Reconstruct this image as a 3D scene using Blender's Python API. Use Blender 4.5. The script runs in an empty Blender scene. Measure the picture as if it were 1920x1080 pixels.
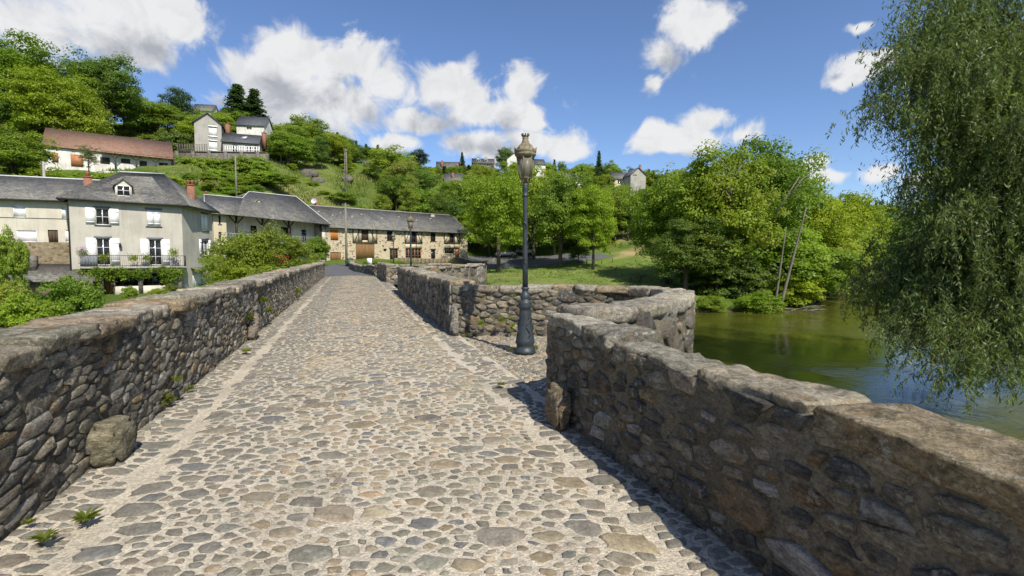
import bpy, math, random
import numpy as np
from mathutils import Vector, Matrix, noise
R = math.radians
rnd = random.Random(7)
rng = np.random.default_rng(11)
S = bpy.context.scene
COL = S.collection
F = 900.0
PITCH = math.atan(50 / F)
EYE = 1.6

# ---------------------------------------------------------------- camera
cam_d = bpy.data.cameras.new("camera"); cam = bpy.data.objects.new("camera", cam_d); COL.objects.link(cam)
cam.location = (0, 0, EYE); cam.rotation_euler = (R(90) - PITCH, 0, 0)
cam_d.sensor_width = 36; cam_d.lens = 36 * F / 1920; cam_d.clip_start = 0.05; cam_d.clip_end = 5000
S.camera = cam

# ---------------------------------------------------------------- node helpers
class NT:
    def __init__(s, nt): s.t = nt
    def n(s, ty, ins=None, **props):
        nd = s.t.nodes.new(ty)
        for k, v in props.items(): setattr(nd, k, v)
        for k, v in (ins or {}).items():
            sk = nd.inputs[k]
            if isinstance(v, bpy.types.NodeSocket): s.t.links.new(v, sk)
            elif isinstance(v, bpy.types.Node): s.t.links.new(v.outputs[0], sk)
            else:
                if isinstance(v, tuple) and len(v) == 3 and sk.type == 'RGBA': v = v + (1,)
                sk.default_value = v
        return nd
    def m(s, op, a, b=0.0, c=0.0, clamp=False):
        return s.n('ShaderNodeMath', {0: a, 1: b, 2: c}, operation=op, use_clamp=clamp).outputs[0]
    def vm(s, op, a, b=(0, 0, 0), c=(0, 0, 0), out=0):
        return s.n('ShaderNodeVectorMath', {0: a, 1: b, 2: c}, operation=op).outputs[out]
    def mix(s, f, a, b, bt='MIX'):
        nd = s.t.nodes.new('ShaderNodeMix'); nd.data_type = 'RGBA'; nd.blend_type = bt
        for i, v in ((0, f), (6, a), (7, b)):
            sk = nd.inputs[i]
            if isinstance(v, (bpy.types.NodeSocket,)): s.t.links.new(v, sk)
            else: sk.default_value = (v + (1,)) if isinstance(v, tuple) and len(v) == 3 else v
        return nd.outputs[2]
    def noise(s, v, sc, det=4, rough=.55, dist=0.0, out=0):
        return s.n('ShaderNodeTexNoise', {'Vector': v, 'Scale': sc, 'Detail': det, 'Roughness': rough, 'Distortion': dist}).outputs[out]
    def sst(s, v, a, b, o0=0.0, o1=1.0):
        return s.n('ShaderNodeMapRange', {0: v, 1: a, 2: b, 3: o0, 4: o1}, interpolation_type='SMOOTHSTEP').outputs[0]
    def ln(s, v, a, b, o0=0.0, o1=1.0):
        return s.n('ShaderNodeMapRange', {0: v, 1: a, 2: b, 3: o0, 4: o1}).outputs[0]

# ---------------------------------------------------------------- world: sky + clouds, sun
SUN_AZ = R(30); SUN_EL = R(47)          # light travels towards 30 deg left of the view axis
to_sun = Vector((math.sin(SUN_AZ) * math.cos(SUN_EL), -math.cos(SUN_AZ) * math.cos(SUN_EL), math.sin(SUN_EL)))
W = bpy.data.worlds.new("World"); S.world = W; W.use_nodes = True
w = NT(W.node_tree); W.node_tree.nodes.clear()
def azel(px, py):
    u = (px - 960) / F; v = (540 - py) / F
    d = Vector((u, math.cos(PITCH) + v * math.sin(PITCH), -math.sin(PITCH) + v * math.cos(PITCH))).normalized()
    return math.atan2(d.x, d.y), math.asin(d.z)
CLOUDS = [ # px, py, rx, ry (sizes in photo pixels)
 (60, 20, 260, 110), (240, 40, 150, 95), (-150, -60, 260, 160), (290, 100, 70, 45), (345, 45, 85, 75),
 (570, 105, 95, 72), (655, 120, 105, 85), (470, 150, 75, 50), (600, 190, 160, 70), (705, 160, 68, 70), (500, 215, 120, 45), (770, 235, 80, 28),
 (860, 170, 80, 62), (842, 135, 32, 28), (985, 160, 42, 48), (925, 215, 115, 40), (995, 215, 40, 50),
 (900, 280, 90, 30), (1010, 275, 100, 38), (745, 275, 60, 22), (1060, 290, 50, 20),
 (1290, 45, 80, 62), (1235, 100, 70, 60), (1340, 20, 60, 40), (1210, 160, 30, 32),
 (1330, 225, 68, 34), (1225, 265, 66, 32), (1390, 245, 48, 32), (1300, 262, 120, 30),
 (1600, 125, 55, 42), (1640, 105, 40, 28), (1575, 160, 34, 24), (1590, 60, 40, 14), (1525, 300, 36, 18), (1555, 322, 40, 14),
 (1665, 318, 62, 24), (1730, 335, 60, 22)]
blobs = []
for (px, py, rx, ry) in CLOUDS:
    a, e = azel(px, py)
    a1, _ = azel(px + rx, py); _, e1 = azel(px, py - ry)
    blobs.append((a, e, abs(a1 - a), abs(e1 - e)))
cr = random.Random(5)
for i in range(14):
    blobs.append((cr.uniform(.95, 5.3), cr.uniform(.12, .9), cr.uniform(.15, .35), cr.uniform(.07, .16)))
g = bpy.data.node_groups.new("cloud_density", 'ShaderNodeTree')
g.interface.new_socket("V", in_out='INPUT', socket_type='NodeSocketVector')
g.interface.new_socket("D", in_out='OUTPUT', socket_type='NodeSocketFloat')
gn = NT(g); gi = g.nodes.new('NodeGroupInput'); go = g.nodes.new('NodeGroupOutput')
v0 = gi.outputs[0]
w1 = gn.vm('SUBTRACT', gn.noise(v0, 4.5, 4, .6, out=1), (.5, .5, .5))
vw = gn.vm('ADD', v0, gn.vm('MULTIPLY', w1, (.10, .08, 0)))
acc = None
for (a, e, ra, re) in blobs:
    q = gn.vm('MULTIPLY_ADD', vw, (1 / ra, 1 / re, 0), (-a / ra, -e / re, 0))
    L = gn.vm('LENGTH', q, out=1)
    acc = L if acc is None else gn.m('SMOOTH_MIN', acc, L, .16)
n1 = gn.noise(v0, 10, 12, .62, .5)
n2 = gn.noise(v0, 3.2, 3, .5)
dens = gn.m('ADD', gn.m('SUBTRACT', 1.0, acc), gn.m('ADD', gn.m('MULTIPLY', gn.m('SUBTRACT', n1, .5), 2.6), gn.m('MULTIPLY', gn.m('SUBTRACT', n2, .5), .8)))
g.links.new(dens, go.inputs[0])
tc = w.n('ShaderNodeTexCoord'); sep = w.n('ShaderNodeSeparateXYZ', {0: tc.outputs['Generated']})
az0 = w.m('ARCTAN2', sep.outputs[0], sep.outputs[1])
azn = w.m('ADD', az0, w.m('MULTIPLY', w.m('LESS_THAN', az0, -1.0), 2 * math.pi))   # seam kept outside the view
el0 = w.m('ARCSINE', sep.outputs[2])
ae = w.n('ShaderNodeCombineXYZ', {0: azn, 1: el0})
d1 = w.n('ShaderNodeGroup', {}, node_tree=g); w.t.links.new(ae.outputs[0], d1.inputs[0])
d2 = w.n('ShaderNodeGroup', {}, node_tree=g); w.t.links.new(w.vm('ADD', ae.outputs[0], (.03, .065, 0)), d2.inputs[0])
mask = w.sst(d1.outputs[0], -.08, .5)
shade = w.sst(d2.outputs[0], .12, 1.15)
fine = w.noise(ae.outputs[0], 26, 6, .6)
shade = w.m('MULTIPLY', shade, w.ln(fine, .3, .7, .75, 1.15), clamp=True)
puff = w.noise(w.vm('ADD', ae.outputs[0], (.01, .012, 0)), 17, 8, .6, .6)
shade = w.m('ADD', shade, w.ln(puff, .42, .62, -.05, .2), clamp=True)
sky = w.n('ShaderNodeTexSky', sky_type='NISHITA', sun_disc=False, sun_elevation=SUN_EL, sun_rotation=math.atan2(to_sun.x, to_sun.y), altitude=300, air_density=1.0, dust_density=.15, ozone_density=3.0)
CLOUD_LIT = (6.1, 6.1, 6.1); CLOUD_DARK = (3.0, 3.15, 3.45)
cc = w.mix(shade, CLOUD_LIT, CLOUD_DARK)
up = w.sst(sep.outputs[2], -.01, .02)
skyt = w.mix(1.0, sky.outputs[0], (.88, .94, 1.08), 'MULTIPLY')
colr = w.mix(w.m('MULTIPLY', w.m('MULTIPLY', mask, .97), up), skyt, cc)
bg = w.n('ShaderNodeBackground', {'Color': colr, 'Strength': .10})
w.t.links.new(bg.outputs[0], w.n('ShaderNodeOutputWorld').inputs[0])
sd_ = bpy.data.lights.new("sun", 'SUN'); sd_.energy = 4.3; sd_.angle = R(.53); sd_.color = (1.0, .935, .82)
sun = bpy.data.objects.new("sun", sd_); COL.objects.link(sun)
sun.rotation_euler = (-to_sun).to_track_quat('-Z', 'Y').to_euler(); sun.location = (20, -30, 60)
S.view_settings.view_transform = 'Standard'; S.view_settings.look = 'None'; S.view_settings.gamma = 1
S.view_settings.exposure = 0.5; S.view_settings.use_curve_mapping = False
S.cycles.max_bounces = 8; S.cycles.transparent_max_bounces = 8

# ---------------------------------------------------------------- geometry helpers
def at(px, py, d):
    u = (px - 960) / F; v = (540 - py) / F
    t = d / (math.cos(PITCH) + v * math.sin(PITCH))
    return Vector((u * t, d, EYE + t * (-math.sin(PITCH) + v * math.cos(PITCH))))
def proj(p):
    y = p[1] * math.cos(PITCH) - (p[2] - EYE) * math.sin(PITCH)
    z = p[1] * math.sin(PITCH) + (p[2] - EYE) * math.cos(PITCH)
    if y < .05: return (9999, 9999)
    return 960 + F * p[0] / y, 540 - F * z / y
def tag(o, label=None, cat=None, group=None, kind=None):
    for k, v in (('label', label), ('category', cat), ('group', group), ('kind', kind)):
        if v: o[k] = v
    return o
def empty(name, loc, label=None, cat=None, group=None, kind=None, rz=0):
    o = bpy.data.objects.new(name, None); COL.objects.link(o); o.location = loc; o.rotation_euler = (0, 0, rz)
    o.empty_display_size = .3
    return tag(o, label, cat, group, kind)
def mesh_np(name, V, Fc, mat=None, tint=None, smooth=False):
    V = np.asarray(V, dtype=np.float32).reshape(-1, 3)
    me = bpy.data.meshes.new(name)
    me.vertices.add(len(V)); me.vertices.foreach_set('co', V.ravel())
    if isinstance(Fc, np.ndarray):
        k = Fc.shape[1]; n = len(Fc)
        tot = np.full(n, k, dtype=np.int32); loops = Fc.astype(np.int32).ravel()
    else:
        n = len(Fc); tot = np.fromiter((len(f) for f in Fc), dtype=np.int32, count=n)
        loops = np.fromiter((i for f in Fc for i in f), dtype=np.int32)
    st = np.zeros(n, dtype=np.int32); st[1:] = np.cumsum(tot)[:-1]
    me.loops.add(len(loops)); me.loops.foreach_set('vertex_index', loops)
    me.polygons.add(n); me.polygons.foreach_set('loop_start', st); me.polygons.foreach_set('loop_total', tot)
    if smooth: me.polygons.foreach_set('use_smooth', np.ones(n, dtype=bool))
    me.update(calc_edges=True)
    if tint is not None:
        a = me.color_attributes.new('tint', 'FLOAT_COLOR', 'POINT')
        T = np.ones((len(V), 4), dtype=np.float32); T[:, :3] = np.asarray(tint, dtype=np.float32).reshape(-1, 3)
        a.data.foreach_set('color', T.ravel())
    if mat: me.materials.append(mat)
    return me
def link(name, me, parent=None, **tg):
    o = bpy.data.objects.new(name, me); COL.objects.link(o)
    if parent is not None: o.parent = parent
    return tag(o, **tg)
def root_of(o):
    while o.parent: o = o.parent
    return o
class MB:
    def __init__(s): s.v = []; s.f = []
    def add(s, vs, fs):
        b = len(s.v); s.v += [tuple(p) for p in vs]; s.f += [tuple(i + b for i in f) for f in fs]; return s
    def hexa(s, p):   # 8 points: bottom ring 0-3, top ring 4-7
        return s.add(p, [(3, 2, 1, 0), (4, 5, 6, 7), (0, 1, 5, 4), (1, 2, 6, 5), (2, 3, 7, 6), (3, 0, 4, 7)])
    def box(s, c, size, rz=0.0, tilt=None):
        hx, hy, hz = size[0] / 2, size[1] / 2, size[2] / 2
        M = Matrix.Rotation(rz, 3, 'Z')
        if tilt is not None: M = M @ tilt
        c = Vector(c)
        return s.hexa([c + M @ Vector(q) for q in ((-hx, -hy, -hz), (hx, -hy, -hz), (hx, hy, -hz), (-hx, hy, -hz), (-hx, -hy, hz), (hx, -hy, hz), (hx, hy, hz), (-hx, hy, hz))])
    def bar(s, a, b, w_, h_=None):
        a = Vector(a); b = Vector(b); h_ = h_ or w_; d = (b - a)
        z = d.normalized(); x = z.cross(Vector((0, 0, 1)));
        if x.length < 1e-3: x = Vector((1, 0, 0))
        x.normalize(); y = x.cross(z); x *= w_ / 2; y *= h_ / 2
        return s.hexa([a - x - y, a + x - y, a + x + y, a - x + y, b - x - y, b + x - y, b + x + y, b - x + y])
    def tube(s, pts, rad, k=8, cap=True):
        pts = [Vector(p) for p in pts]; n = len(pts); vs = []; fs = []
        if not isinstance(rad, (list, tuple)): rad = [rad] * n
        for i, p in enumerate(pts):
            t = (pts[min(i + 1, n - 1)] - pts[max(i - 1, 0)]).normalized()
            x = t.cross(Vector((0.13, 0.02, 1)));
            if x.length < .05: x = t.cross(Vector((1, 0, 0)))
            x.normalize(); y = t.cross(x)
            for j in range(k):
                a = 2 * math.pi * j / k; vs.append(p + (x * math.cos(a) + y * math.sin(a)) * rad[i])
        for i in range(n - 1):
            for j in range(k):
                fs.append((i * k + j, i * k + (j + 1) % k, (i + 1) * k + (j + 1) % k, (i + 1) * k + j))
        if cap: fs.append(tuple(range(k - 1, -1, -1))); fs.append(tuple((n - 1) * k + j for j in range(k)))
        return s.add(vs, fs)
    def lathe(s, c, prof, k=24, cap=True):
        c = Vector(c); vs = []; fs = []; n = len(prof)
        for r, z in prof:
            for j in range(k):
                a = 2 * math.pi * j / k; vs.append(c + Vector((r * math.cos(a), r * math.sin(a), z)))
        for i in range(n - 1):
            for j in range(k): fs.append((i * k + j, i * k + (j + 1) % k, (i + 1) * k + (j + 1) % k, (i + 1) * k + j))
        if cap: fs.append(tuple(range(k - 1, -1, -1))); fs.append(tuple((n - 1) * k + j for j in range(k)))
        return s.add(vs, fs)
    def build(s, name, mat, parent=None, smooth=False, **tg):
        o0 = Vector((0, 0, 0))
        if parent is not None: o0 = root_of(parent).location
        V = np.array([tuple(p) for p in s.v], dtype=np.float32) - np.array(tuple(o0), dtype=np.float32)
        me = mesh_np(name, V, s.f, mat, smooth=smooth)
        return link(name, me, parent, **tg)

# ---------------------------------------------------------------- materials
def newmat(name):
    m = bpy.data.materials.new(name); m.use_nodes = True; m.node_tree.nodes.clear(); return m, NT(m.node_tree)
def finish(t, col, rough=.85, bump=None, bs=.3, bd=.02, spec=.3, metal=0.0, extra=None):
    ins = {'Base Color': col, 'Roughness': rough, 'Specular IOR Level': spec, 'Metallic': metal}
    if bump is not None:
        ins['Normal'] = t.n('ShaderNodeBump', {'Height': bump, 'Strength': bs, 'Distance': bd}).outputs[0]
    ins.update(extra or {})
    b = t.n('ShaderNodeBsdfPrincipled', ins)
    t.t.links.new(b.outputs[0], t.n('ShaderNodeOutputMaterial').inputs[0]); return b
def pos(t): return t.n('ShaderNodeNewGeometry').outputs['Position']
def simple(name, col, var=.25, sc=6, rough=.8, bs=.25, bd=.01, spec=.3, metal=0.0, stretch=None):
    m, t = newmat(name); p = pos(t)
    if stretch: p = t.vm('MULTIPLY', p, stretch)
    n1_ = t.noise(p, sc, 6, .6)
    n2_ = t.noise(p, sc * .17, 3)
    k = t.m('MULTIPLY', t.ln(n1_, .3, .7, 1 - var, 1 + var), t.ln(n2_, .3, .7, 1 - var * .6, 1 + var * .6))
    c = t.vm('SCALE', col); t.t.nodes[-1].inputs[3].default_value = 1
    t.t.links.new(k, t.t.nodes[-1].inputs[3])
    finish(t, c, rough, n1_, bs, bd, spec, metal); return m
M = {}
def stone_mat(name, lichen=.35, warm=.25, moss=.12, bs=.9, contrast=1.0, aniso=(1, 1, 1), strata=.5, stain=.5):
    m, t = newmat(name); p = pos(t)
    at_ = t.n('ShaderNodeAttribute', attribute_name='tint').outputs['Color']
    pa = t.vm('MULTIPLY', p, aniso)
    nb = t.noise(pa, 9, 9, .7, .6); nf = t.noise(pa, 48, 7, .8); nl = t.noise(p, 2.3, 5, .6)
    stp = t.vm('ADD', t.vm('MULTIPLY', p, (4, 4, 46)), t.vm('SCALE', t.noise(p, 4, 3, out=1))); t.t.nodes[-1].inputs[3].default_value = 1
    st = t.noise(t.vm('ADD', t.vm('MULTIPLY', p, (3, 3, 38)), t.vm('MULTIPLY', t.noise(p, 3.5, 3, out=1), (3, 3, 9))), 1.0, 5, .7)
    k = t.m('MULTIPLY', t.ln(nb, .3, .7, 1 - .6 * contrast, 1 + .6 * contrast), t.ln(nf, .35, .65, 1 - .5 * contrast, 1 + .55 * contrast))
    k = t.m('MULTIPLY', k, t.ln(st, .35, .65, 1 - .45 * strata, 1 + .4 * strata))
    sc_ = t.n('ShaderNodeVectorMath', {0: at_}, operation='SCALE'); t.t.links.new(k, sc_.inputs[3])
    c = sc_.outputs[0]
    dk = t.noise(p, 3.1, 8, .72, .5)
    c = t.mix(t.m('MULTIPLY', t.sst(dk, .52, .66), stain), c, (.028, .026, .022))
    wn = t.noise(p, 5.5, 6, .65, .8)
    c = t.mix(t.m('MULTIPLY', t.sst(wn, .56, .70), warm * 2), c, (.24, .135, .045))
    ln_ = t.noise(p, 17, 9, .78, .4); lsel = t.m('MULTIPLY', t.sst(ln_, .54, .60), t.sst(nl, .40, .58))
    c = t.mix(t.m('MULTIPLY', lsel, lichen), c, (.48, .46, .38))
    vs = t.n('ShaderNodeTexVoronoi', {'Vector': t.vm('ADD', p, t.vm('MULTIPLY', t.noise(p, 40, 3, out=1), (.02, .02, .02))), 'Scale': 42.0})
    rs = t.n('ShaderNodeSeparateColor', {0: vs.outputs['Color']}).outputs[0]
    spot = t.m('MULTIPLY', t.m('LESS_THAN', vs.outputs['Distance'], t.m('MULTIPLY', rs, .36)), t.m('GREATER_THAN', rs, .66))
    c = t.mix(t.m('MULTIPLY', t.m('MULTIPLY', spot, t.sst(nl, .42, .6)), lichen * .75), c, (.44, .43, .37))
    mn = t.noise(p, 7.3, 8, .75, .3)
    mc = t.mix(t.sst(nf, .4, .6), (.06, .055, .012), (.20, .12, .02))
    c = t.mix(t.m('MULTIPLY', t.sst(mn, .60, .66), moss * 4, clamp=True), c, mc)
    hb = t.m('ADD', t.m('MULTIPLY', nb, .7), t.m('ADD', t.m('MULTIPLY', nf, .38), t.m('MULTIPLY', st, .35 * strata)))
    finish(t, c, .92, hb, bs, .045, .2); return m
M['rubble'] = stone_mat('rubble', .5, .30, .07, 1.0, .9, (1, 1, 1.6), .8, .5)
M['rubble_left'] = stone_mat('rubble_left', .6, .28, .14, 1.0, 1.0, (1, 1, 2.0), .9, .45)
M['cap'] = stone_mat('cap', .75, .30, .16, 1.0, 1.0, (1, 1, 1), .6, .55)
M['cobble'] = stone_mat('cobble', .30, .10, .01, .5, .6, (1, 1, 1), .1, .12)
def mortar_mat(name, ca, cb, dirt, bs=.6):
    m, t = newmat(name); p = pos(t)
    nf = t.noise(p, 90, 4, .75); nm = t.noise(p, 14, 8, .7); nl = t.noise(p, 1.1, 5, .6)
    vo = t.n('ShaderNodeTexVoronoi', {'Vector': p, 'Scale': 70.0, 'Randomness': 1.0})
    c = t.mix(t.ln(nm, .3, .7), ca, cb)
    c = t.mix(t.m('MULTIPLY', t.sst(nl, .45, .68), .6), c, dirt)
    spk = t.n('ShaderNodeSeparateColor', {0: vo.outputs['Color']}).outputs[0]
    c = t.mix(.55, c, t.mix(spk, t.mix(1.0, c, (.45, .45, .45), 'MULTIPLY'), t.mix(1.0, c, (1.45, 1.42, 1.38), 'MULTIPLY')))
    h = t.m('ADD', t.m('MULTIPLY', nm, .8), t.m('ADD', t.m('MULTIPLY', nf, .25), t.m('MULTIPLY', vo.outputs['Distance'], -.35)))
    finish(t, c, .95, h, bs, .03, .15); return m
M['mortar_road'] = mortar_mat('mortar_road', (.56, .50, .40), (.43, .385, .305), (.31, .28, .22), .6)
M['mortar_wall'] = mortar_mat('mortar_wall', (.22, .195, .145), (.125, .112, .083), (.07, .063, .048), .95)
M['mortar_dark'] = mortar_mat('mortar_dark', (.13, .118, .09), (.07, .063, .048), (.16, .145, .105), .95)
def plaster(name, col, col2):
    m, t = newmat(name); p = pos(t)
    a = t.noise(p, .55, 6, .65); b = t.noise(t.vm('MULTIPLY', p, (1, 1, .12)), 2.2, 5, .6); f = t.noise(p, 25, 3)
    c = t.mix(t.sst(t.m('ADD', t.m('MULTIPLY', a, .6), t.m('MULTIPLY', b, .4)), .4, .62), col, col2)
    g = t.noise(p, 7, 8, .7); v = t.noise(t.vm('MULTIPLY', p, (1, 1, .06)), 5, 6, .7)
    c = t.mix(t.m('MULTIPLY', t.m('MULTIPLY', t.sst(v, .5, .68), t.sst(a, .42, .6)), .35), c, tuple(k * .55 for k in col2))
    c = t.mix(t.m('MULTIPLY', t.sst(g, .5, .7), .18), c, tuple(k * .7 for k in col2))
    finish(t, c, .9, t.m('ADD', f, g), .25, .012, .2); return m
M['plaster_grey'] = plaster('plaster_grey', (.50, .47, .40), (.41, .385, .33))
M['plaster_pale'] = plaster('plaster_pale', (.60, .56, .46), (.50, .465, .38))
M['plaster_cream'] = plaster('plaster_cream', (.62, .54, .38), (.55, .48, .34))
M['plaster_white'] = plaster('plaster_white', (.72, .70, .65), (.55, .53, .48))
M['plaster_villa'] = plaster('plaster_villa', (.40, .38, .34), (.31, .30, .26))
def roofmat(name, ca, cb, lich, row=.2, lk=.5):
    m, t = newmat(name); p = pos(t)
    z = t.n('ShaderNodeSeparateXYZ', {0: p}).outputs[2]
    rowi = t.m('DIVIDE', z, row); fr = t.m('FRACT', rowi); ri = t.m('FLOOR', rowi)
    q = t.n('ShaderNodeCombineXYZ', {0: ri})
    cell = t.n('ShaderNodeTexVoronoi', {'Vector': t.vm('ADD', t.vm('MULTIPLY', p, (4.2, 4.2, 0)), t.vm('MULTIPLY', q.outputs[0], (7.3, 3.7, 1.0))), 'Scale': 1.0})
    v = t.n('ShaderNodeSeparateColor', {0: cell.outputs['Color']}).outputs[0]
    c = t.mix(v, ca, cb)
    la = t.noise(p, .9, 8, .7); lb = t.noise(p, 4.5, 6, .7)
    c = t.mix(t.m('MULTIPLY', t.m('MULTIPLY', t.sst(la, .38, .6), t.sst(lb, .42, .58)), lk), c, lich)
    lc = t.noise(t.vm('MULTIPLY', p, (1, 1, 2)), 7, 7, .8); c = t.mix(t.m('MULTIPLY', t.sst(lc, .54, .62), lk * .55), c, (.33, .33, .29)); c = t.mix(t.m('MULTIPLY', t.sst(lc, .46, .38), .5), c, (.03, .03, .03))
    c = t.mix(t.sst(fr, .0, .16, .55, 0), c, (.02, .02, .02))
    h = t.m('ADD', t.m('MULTIPLY', fr, -.7), t.m('MULTIPLY', v, .6))
    finish(t, c, .62, h, .6, .05, .35); return m
M['slate'] = roofmat('slate', (.075, .074, .075), (.155, .15, .142), (.27, .25, .18), .17, .8)
M['slate_clean'] = roofmat('slate_clean', (.06, .065, .075), (.11, .115, .125), (.2, .2, .18), .2, .2)
M['red_tile'] = roofmat('red_tile', (.30, .15, .095), (.20, .10, .065), (.25, .20, .14), .22, .8)
M['white_paint'] = simple('white_paint', (.80, .79, .77), .06, 5, .5, .1)
M['grey_lintel'] = simple('grey_lintel', (.17, .18, .20), .15, 5)
M['zinc'] = simple('zinc', (.50, .51, .52), .15, 4, .4, .1, spec=.5)
M['sill'] = simple('sill', (.15, .15, .14), .2, 8)
M['brown_wood'] = simple('brown_wood', (.20, .115, .045), .3, 7, .75, .4, stretch=(6, 6, .6))
M['orange_wood'] = simple('orange_wood', (.48, .18, .04), .15, 5, .7, .3, stretch=(6, 6, .6))
M['terracotta_wood'] = simple('terracotta_wood', (.40, .17, .08), .15, 5, .7, .3, stretch=(6, 6, .6))
M['timber'] = simple('timber', (.06, .045, .032), .3, 8, .8, .4)
M['dark_wood'] = simple('dark_wood', (.09, .06, .04), .3, 8, .8, .4)
M['iron'] = simple('iron', (.028, .037, .043), .35, 22, .5, .35, .004, spec=.5)
M['iron_black'] = simple('iron_black', (.03, .03, .032), .2, 20, .6, .2)
M['brass'] = simple('brass', (.17, .145, .09), .45, 16, .75, .4, .005, spec=.35)
M['brick'] = simple('brick', (.24, .115, .075), .3, 9, .85, .5)
M['terracotta'] = simple('terracotta', (.42, .16, .08), .2, 6)
M['bark'] = simple('bark', (.10, .085, .065), .45, 9, .95, 1.0, .05, stretch=(3, 3, .7))
M['dead_wood'] = simple('dead_wood', (.20, .18, .145), .35, 9, .95, .8, .03, stretch=(3, 3, .7))
M['concrete'] = simple('concrete', (.33, .31, .28), .25, 5, .9, .4)
M['asphalt'] = simple('asphalt', (.105, .105, .11), .2, 12, .9, .3)
M['table_wood'] = simple('table_wood', (.14, .12, .09), .3, 9, .85, .4)
M['car_white'] = simple('car_white', (.75, .75, .75), .03, 3, .25, 0.0, spec=.6)
M['car_grey'] = simple('car_grey', (.22, .23, .25), .03, 3, .25, 0.0, spec=.6)
M['tyre'] = simple('tyre', (.02, .02, .02), .1, 8)
M['red'] = simple('red', (.55, .02, .02), .1, 8, .4)
M['flower_red'] = simple('flower_red', (.6, .05, .04), .2, 8, .7)
M['flower_pink'] = simple('flower_pink', (.42, .20, .40), .2, 8, .7)
M['plastic_green'] = simple('plastic_green', (.05, .10, .06), .1, 8, .5)
M['plastic_blue'] = simple('plastic_blue', (.02, .04, .12), .1, 8, .5)
m, t = newmat('glass'); finish(t, (.018, .021, .024), .06, spec=.6); M['glass'] = m
m, t = newmat('lantern_glass'); p = pos(t); nn = t.noise(t.vm('MULTIPLY', p, (3, 3, 1)), 12, 5, .7)
col = t.mix(t.ln(nn, .3, .7), (.42, .41, .33), (.30, .28, .20))
b1 = t.n('ShaderNodeBsdfPrincipled', {'Base Color': col, 'Roughness': .35, 'Specular IOR Level': .5})
b2 = t.n('ShaderNodeBsdfTransparent', {'Color': (.85, .87, .82, 1)}); b3 = t.n('ShaderNodeBsdfTranslucent', {'Color': col})
x1 = t.n('ShaderNodeMixShader', {0: .35, 1: b1.outputs[0], 2: b3.outputs[0]})
x2 = t.n('ShaderNodeMixShader', {0: .40, 1: x1.outputs[0], 2: b2.outputs[0]})
t.t.links.new(x2.outputs[0], t.n('ShaderNodeOutputMaterial').inputs[0]); M['lantern_glass'] = m
# rubble masonry seen from far away
def farstone(name, ca, cb, mort, sc=3.2):
    m, t = newmat(name); p = t.vm('MULTIPLY', pos(t), (1, 1, 1.9))
    p = t.vm('ADD', p, t.vm('MULTIPLY', t.noise(p, 5, 3, out=1), (.12, .12, .12)))
    v = t.n('ShaderNodeTexVoronoi', {'Vector': p, 'Scale': sc}); e = t.n('ShaderNodeTexVoronoi', {'Vector': p, 'Scale': sc}, feature='DISTANCE_TO_EDGE')
    r = t.n('ShaderNodeSeparateColor', {0: v.outputs['Color']})
    c = t.mix(r.outputs[0], ca, cb); c = t.mix(t.m('GREATER_THAN', r.outputs[1], .86), c, (.12, .08, .045))
    c = t.mix(t.sst(e.outputs[0], .02, .09, 1, 0), c, mort)
    finish(t, c, .9, e.outputs[0], .5, .08, .2); return m
M['barn_stone'] = farstone('barn_stone', (.50, .42, .28), (.36, .295, .20), (.60, .52, .38))
M['garden_stone'] = farstone('garden_stone', (.26, .21, .13), (.13, .11, .075), (.17, .14, .09), 3.5)
M['grey_stone'] = farstone('grey_stone', (.20, .19, .165), (.10, .095, .08), (.13, .12, .10), 3.0)
# leaves : object colour picks the species tone
def leafmat(name, trans=.5, var=.35, rough=.5):
    m, t = newmat(name); oi = t.n('ShaderNodeObjectInfo'); p = pos(t)
    n_ = t.noise(p, .8, 4, .6); n3 = t.n('ShaderNodeTexWhiteNoise', {0: t.vm('SNAP', p, (.15, .15, .15))}).outputs[0]
    k = t.m('MULTIPLY', t.ln(n_, .3, .7, 1 - var, 1 + var), t.ln(n3, 0, 1, .72, 1.3))
    s_ = t.n('ShaderNodeVectorMath', {0: oi.outputs['Color']}, operation='SCALE'); t.t.links.new(k, s_.inputs[3])
    c = t.mix(t.m('MULTIPLY', t.ln(n_, .35, .75), .25), s_.outputs[0], (.15, .145, .02))
    d = t.n('ShaderNodeBsdfPrincipled', {'Base Color': c, 'Roughness': rough, 'Specular IOR Level': .3})
    tr = t.n('ShaderNodeBsdfTranslucent', {'Color': t.mix(1.0, c, (1.25, 1.25, .7), 'MULTIPLY')})
    x = t.n('ShaderNodeMixShader', {0: trans, 1: d.outputs[0], 2: tr.outputs[0]})
    t.t.links.new(x.outputs[0], t.n('ShaderNodeOutputMaterial').inputs[0]); return m
M['leaf'] = leafmat('leaf'); M['leaf_willow'] = leafmat('leaf_willow', .4, .3, .45)
# ground
m, t = newmat('ground'); p = pos(t)
tn = t.n('ShaderNodeAttribute', attribute_name='tint').outputs['Color']
a = t.noise(p, .35, 7, .65); b = t.noise(p, 3.5, 6, .7); f = t.noise(p, 22, 4, .7)
k = t.m('MULTIPLY', t.ln(a, .3, .7, .7, 1.3), t.m('MULTIPLY', t.ln(b, .3, .7, .75, 1.25), t.ln(f, .3, .7, .75, 1.25)))
s_ = t.n('ShaderNodeVectorMath', {0: tn}, operation='SCALE'); t.t.links.new(k, s_.inputs[3])
c = t.mix(t.m('MULTIPLY', t.sst(t.noise(p, .22, 6, .6), .5, .66), .35), s_.outputs[0], (.17, .165, .05))
finish(t, c, .95, t.m('ADD', b, f), .6, .12, .1); M['ground'] = m
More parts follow.
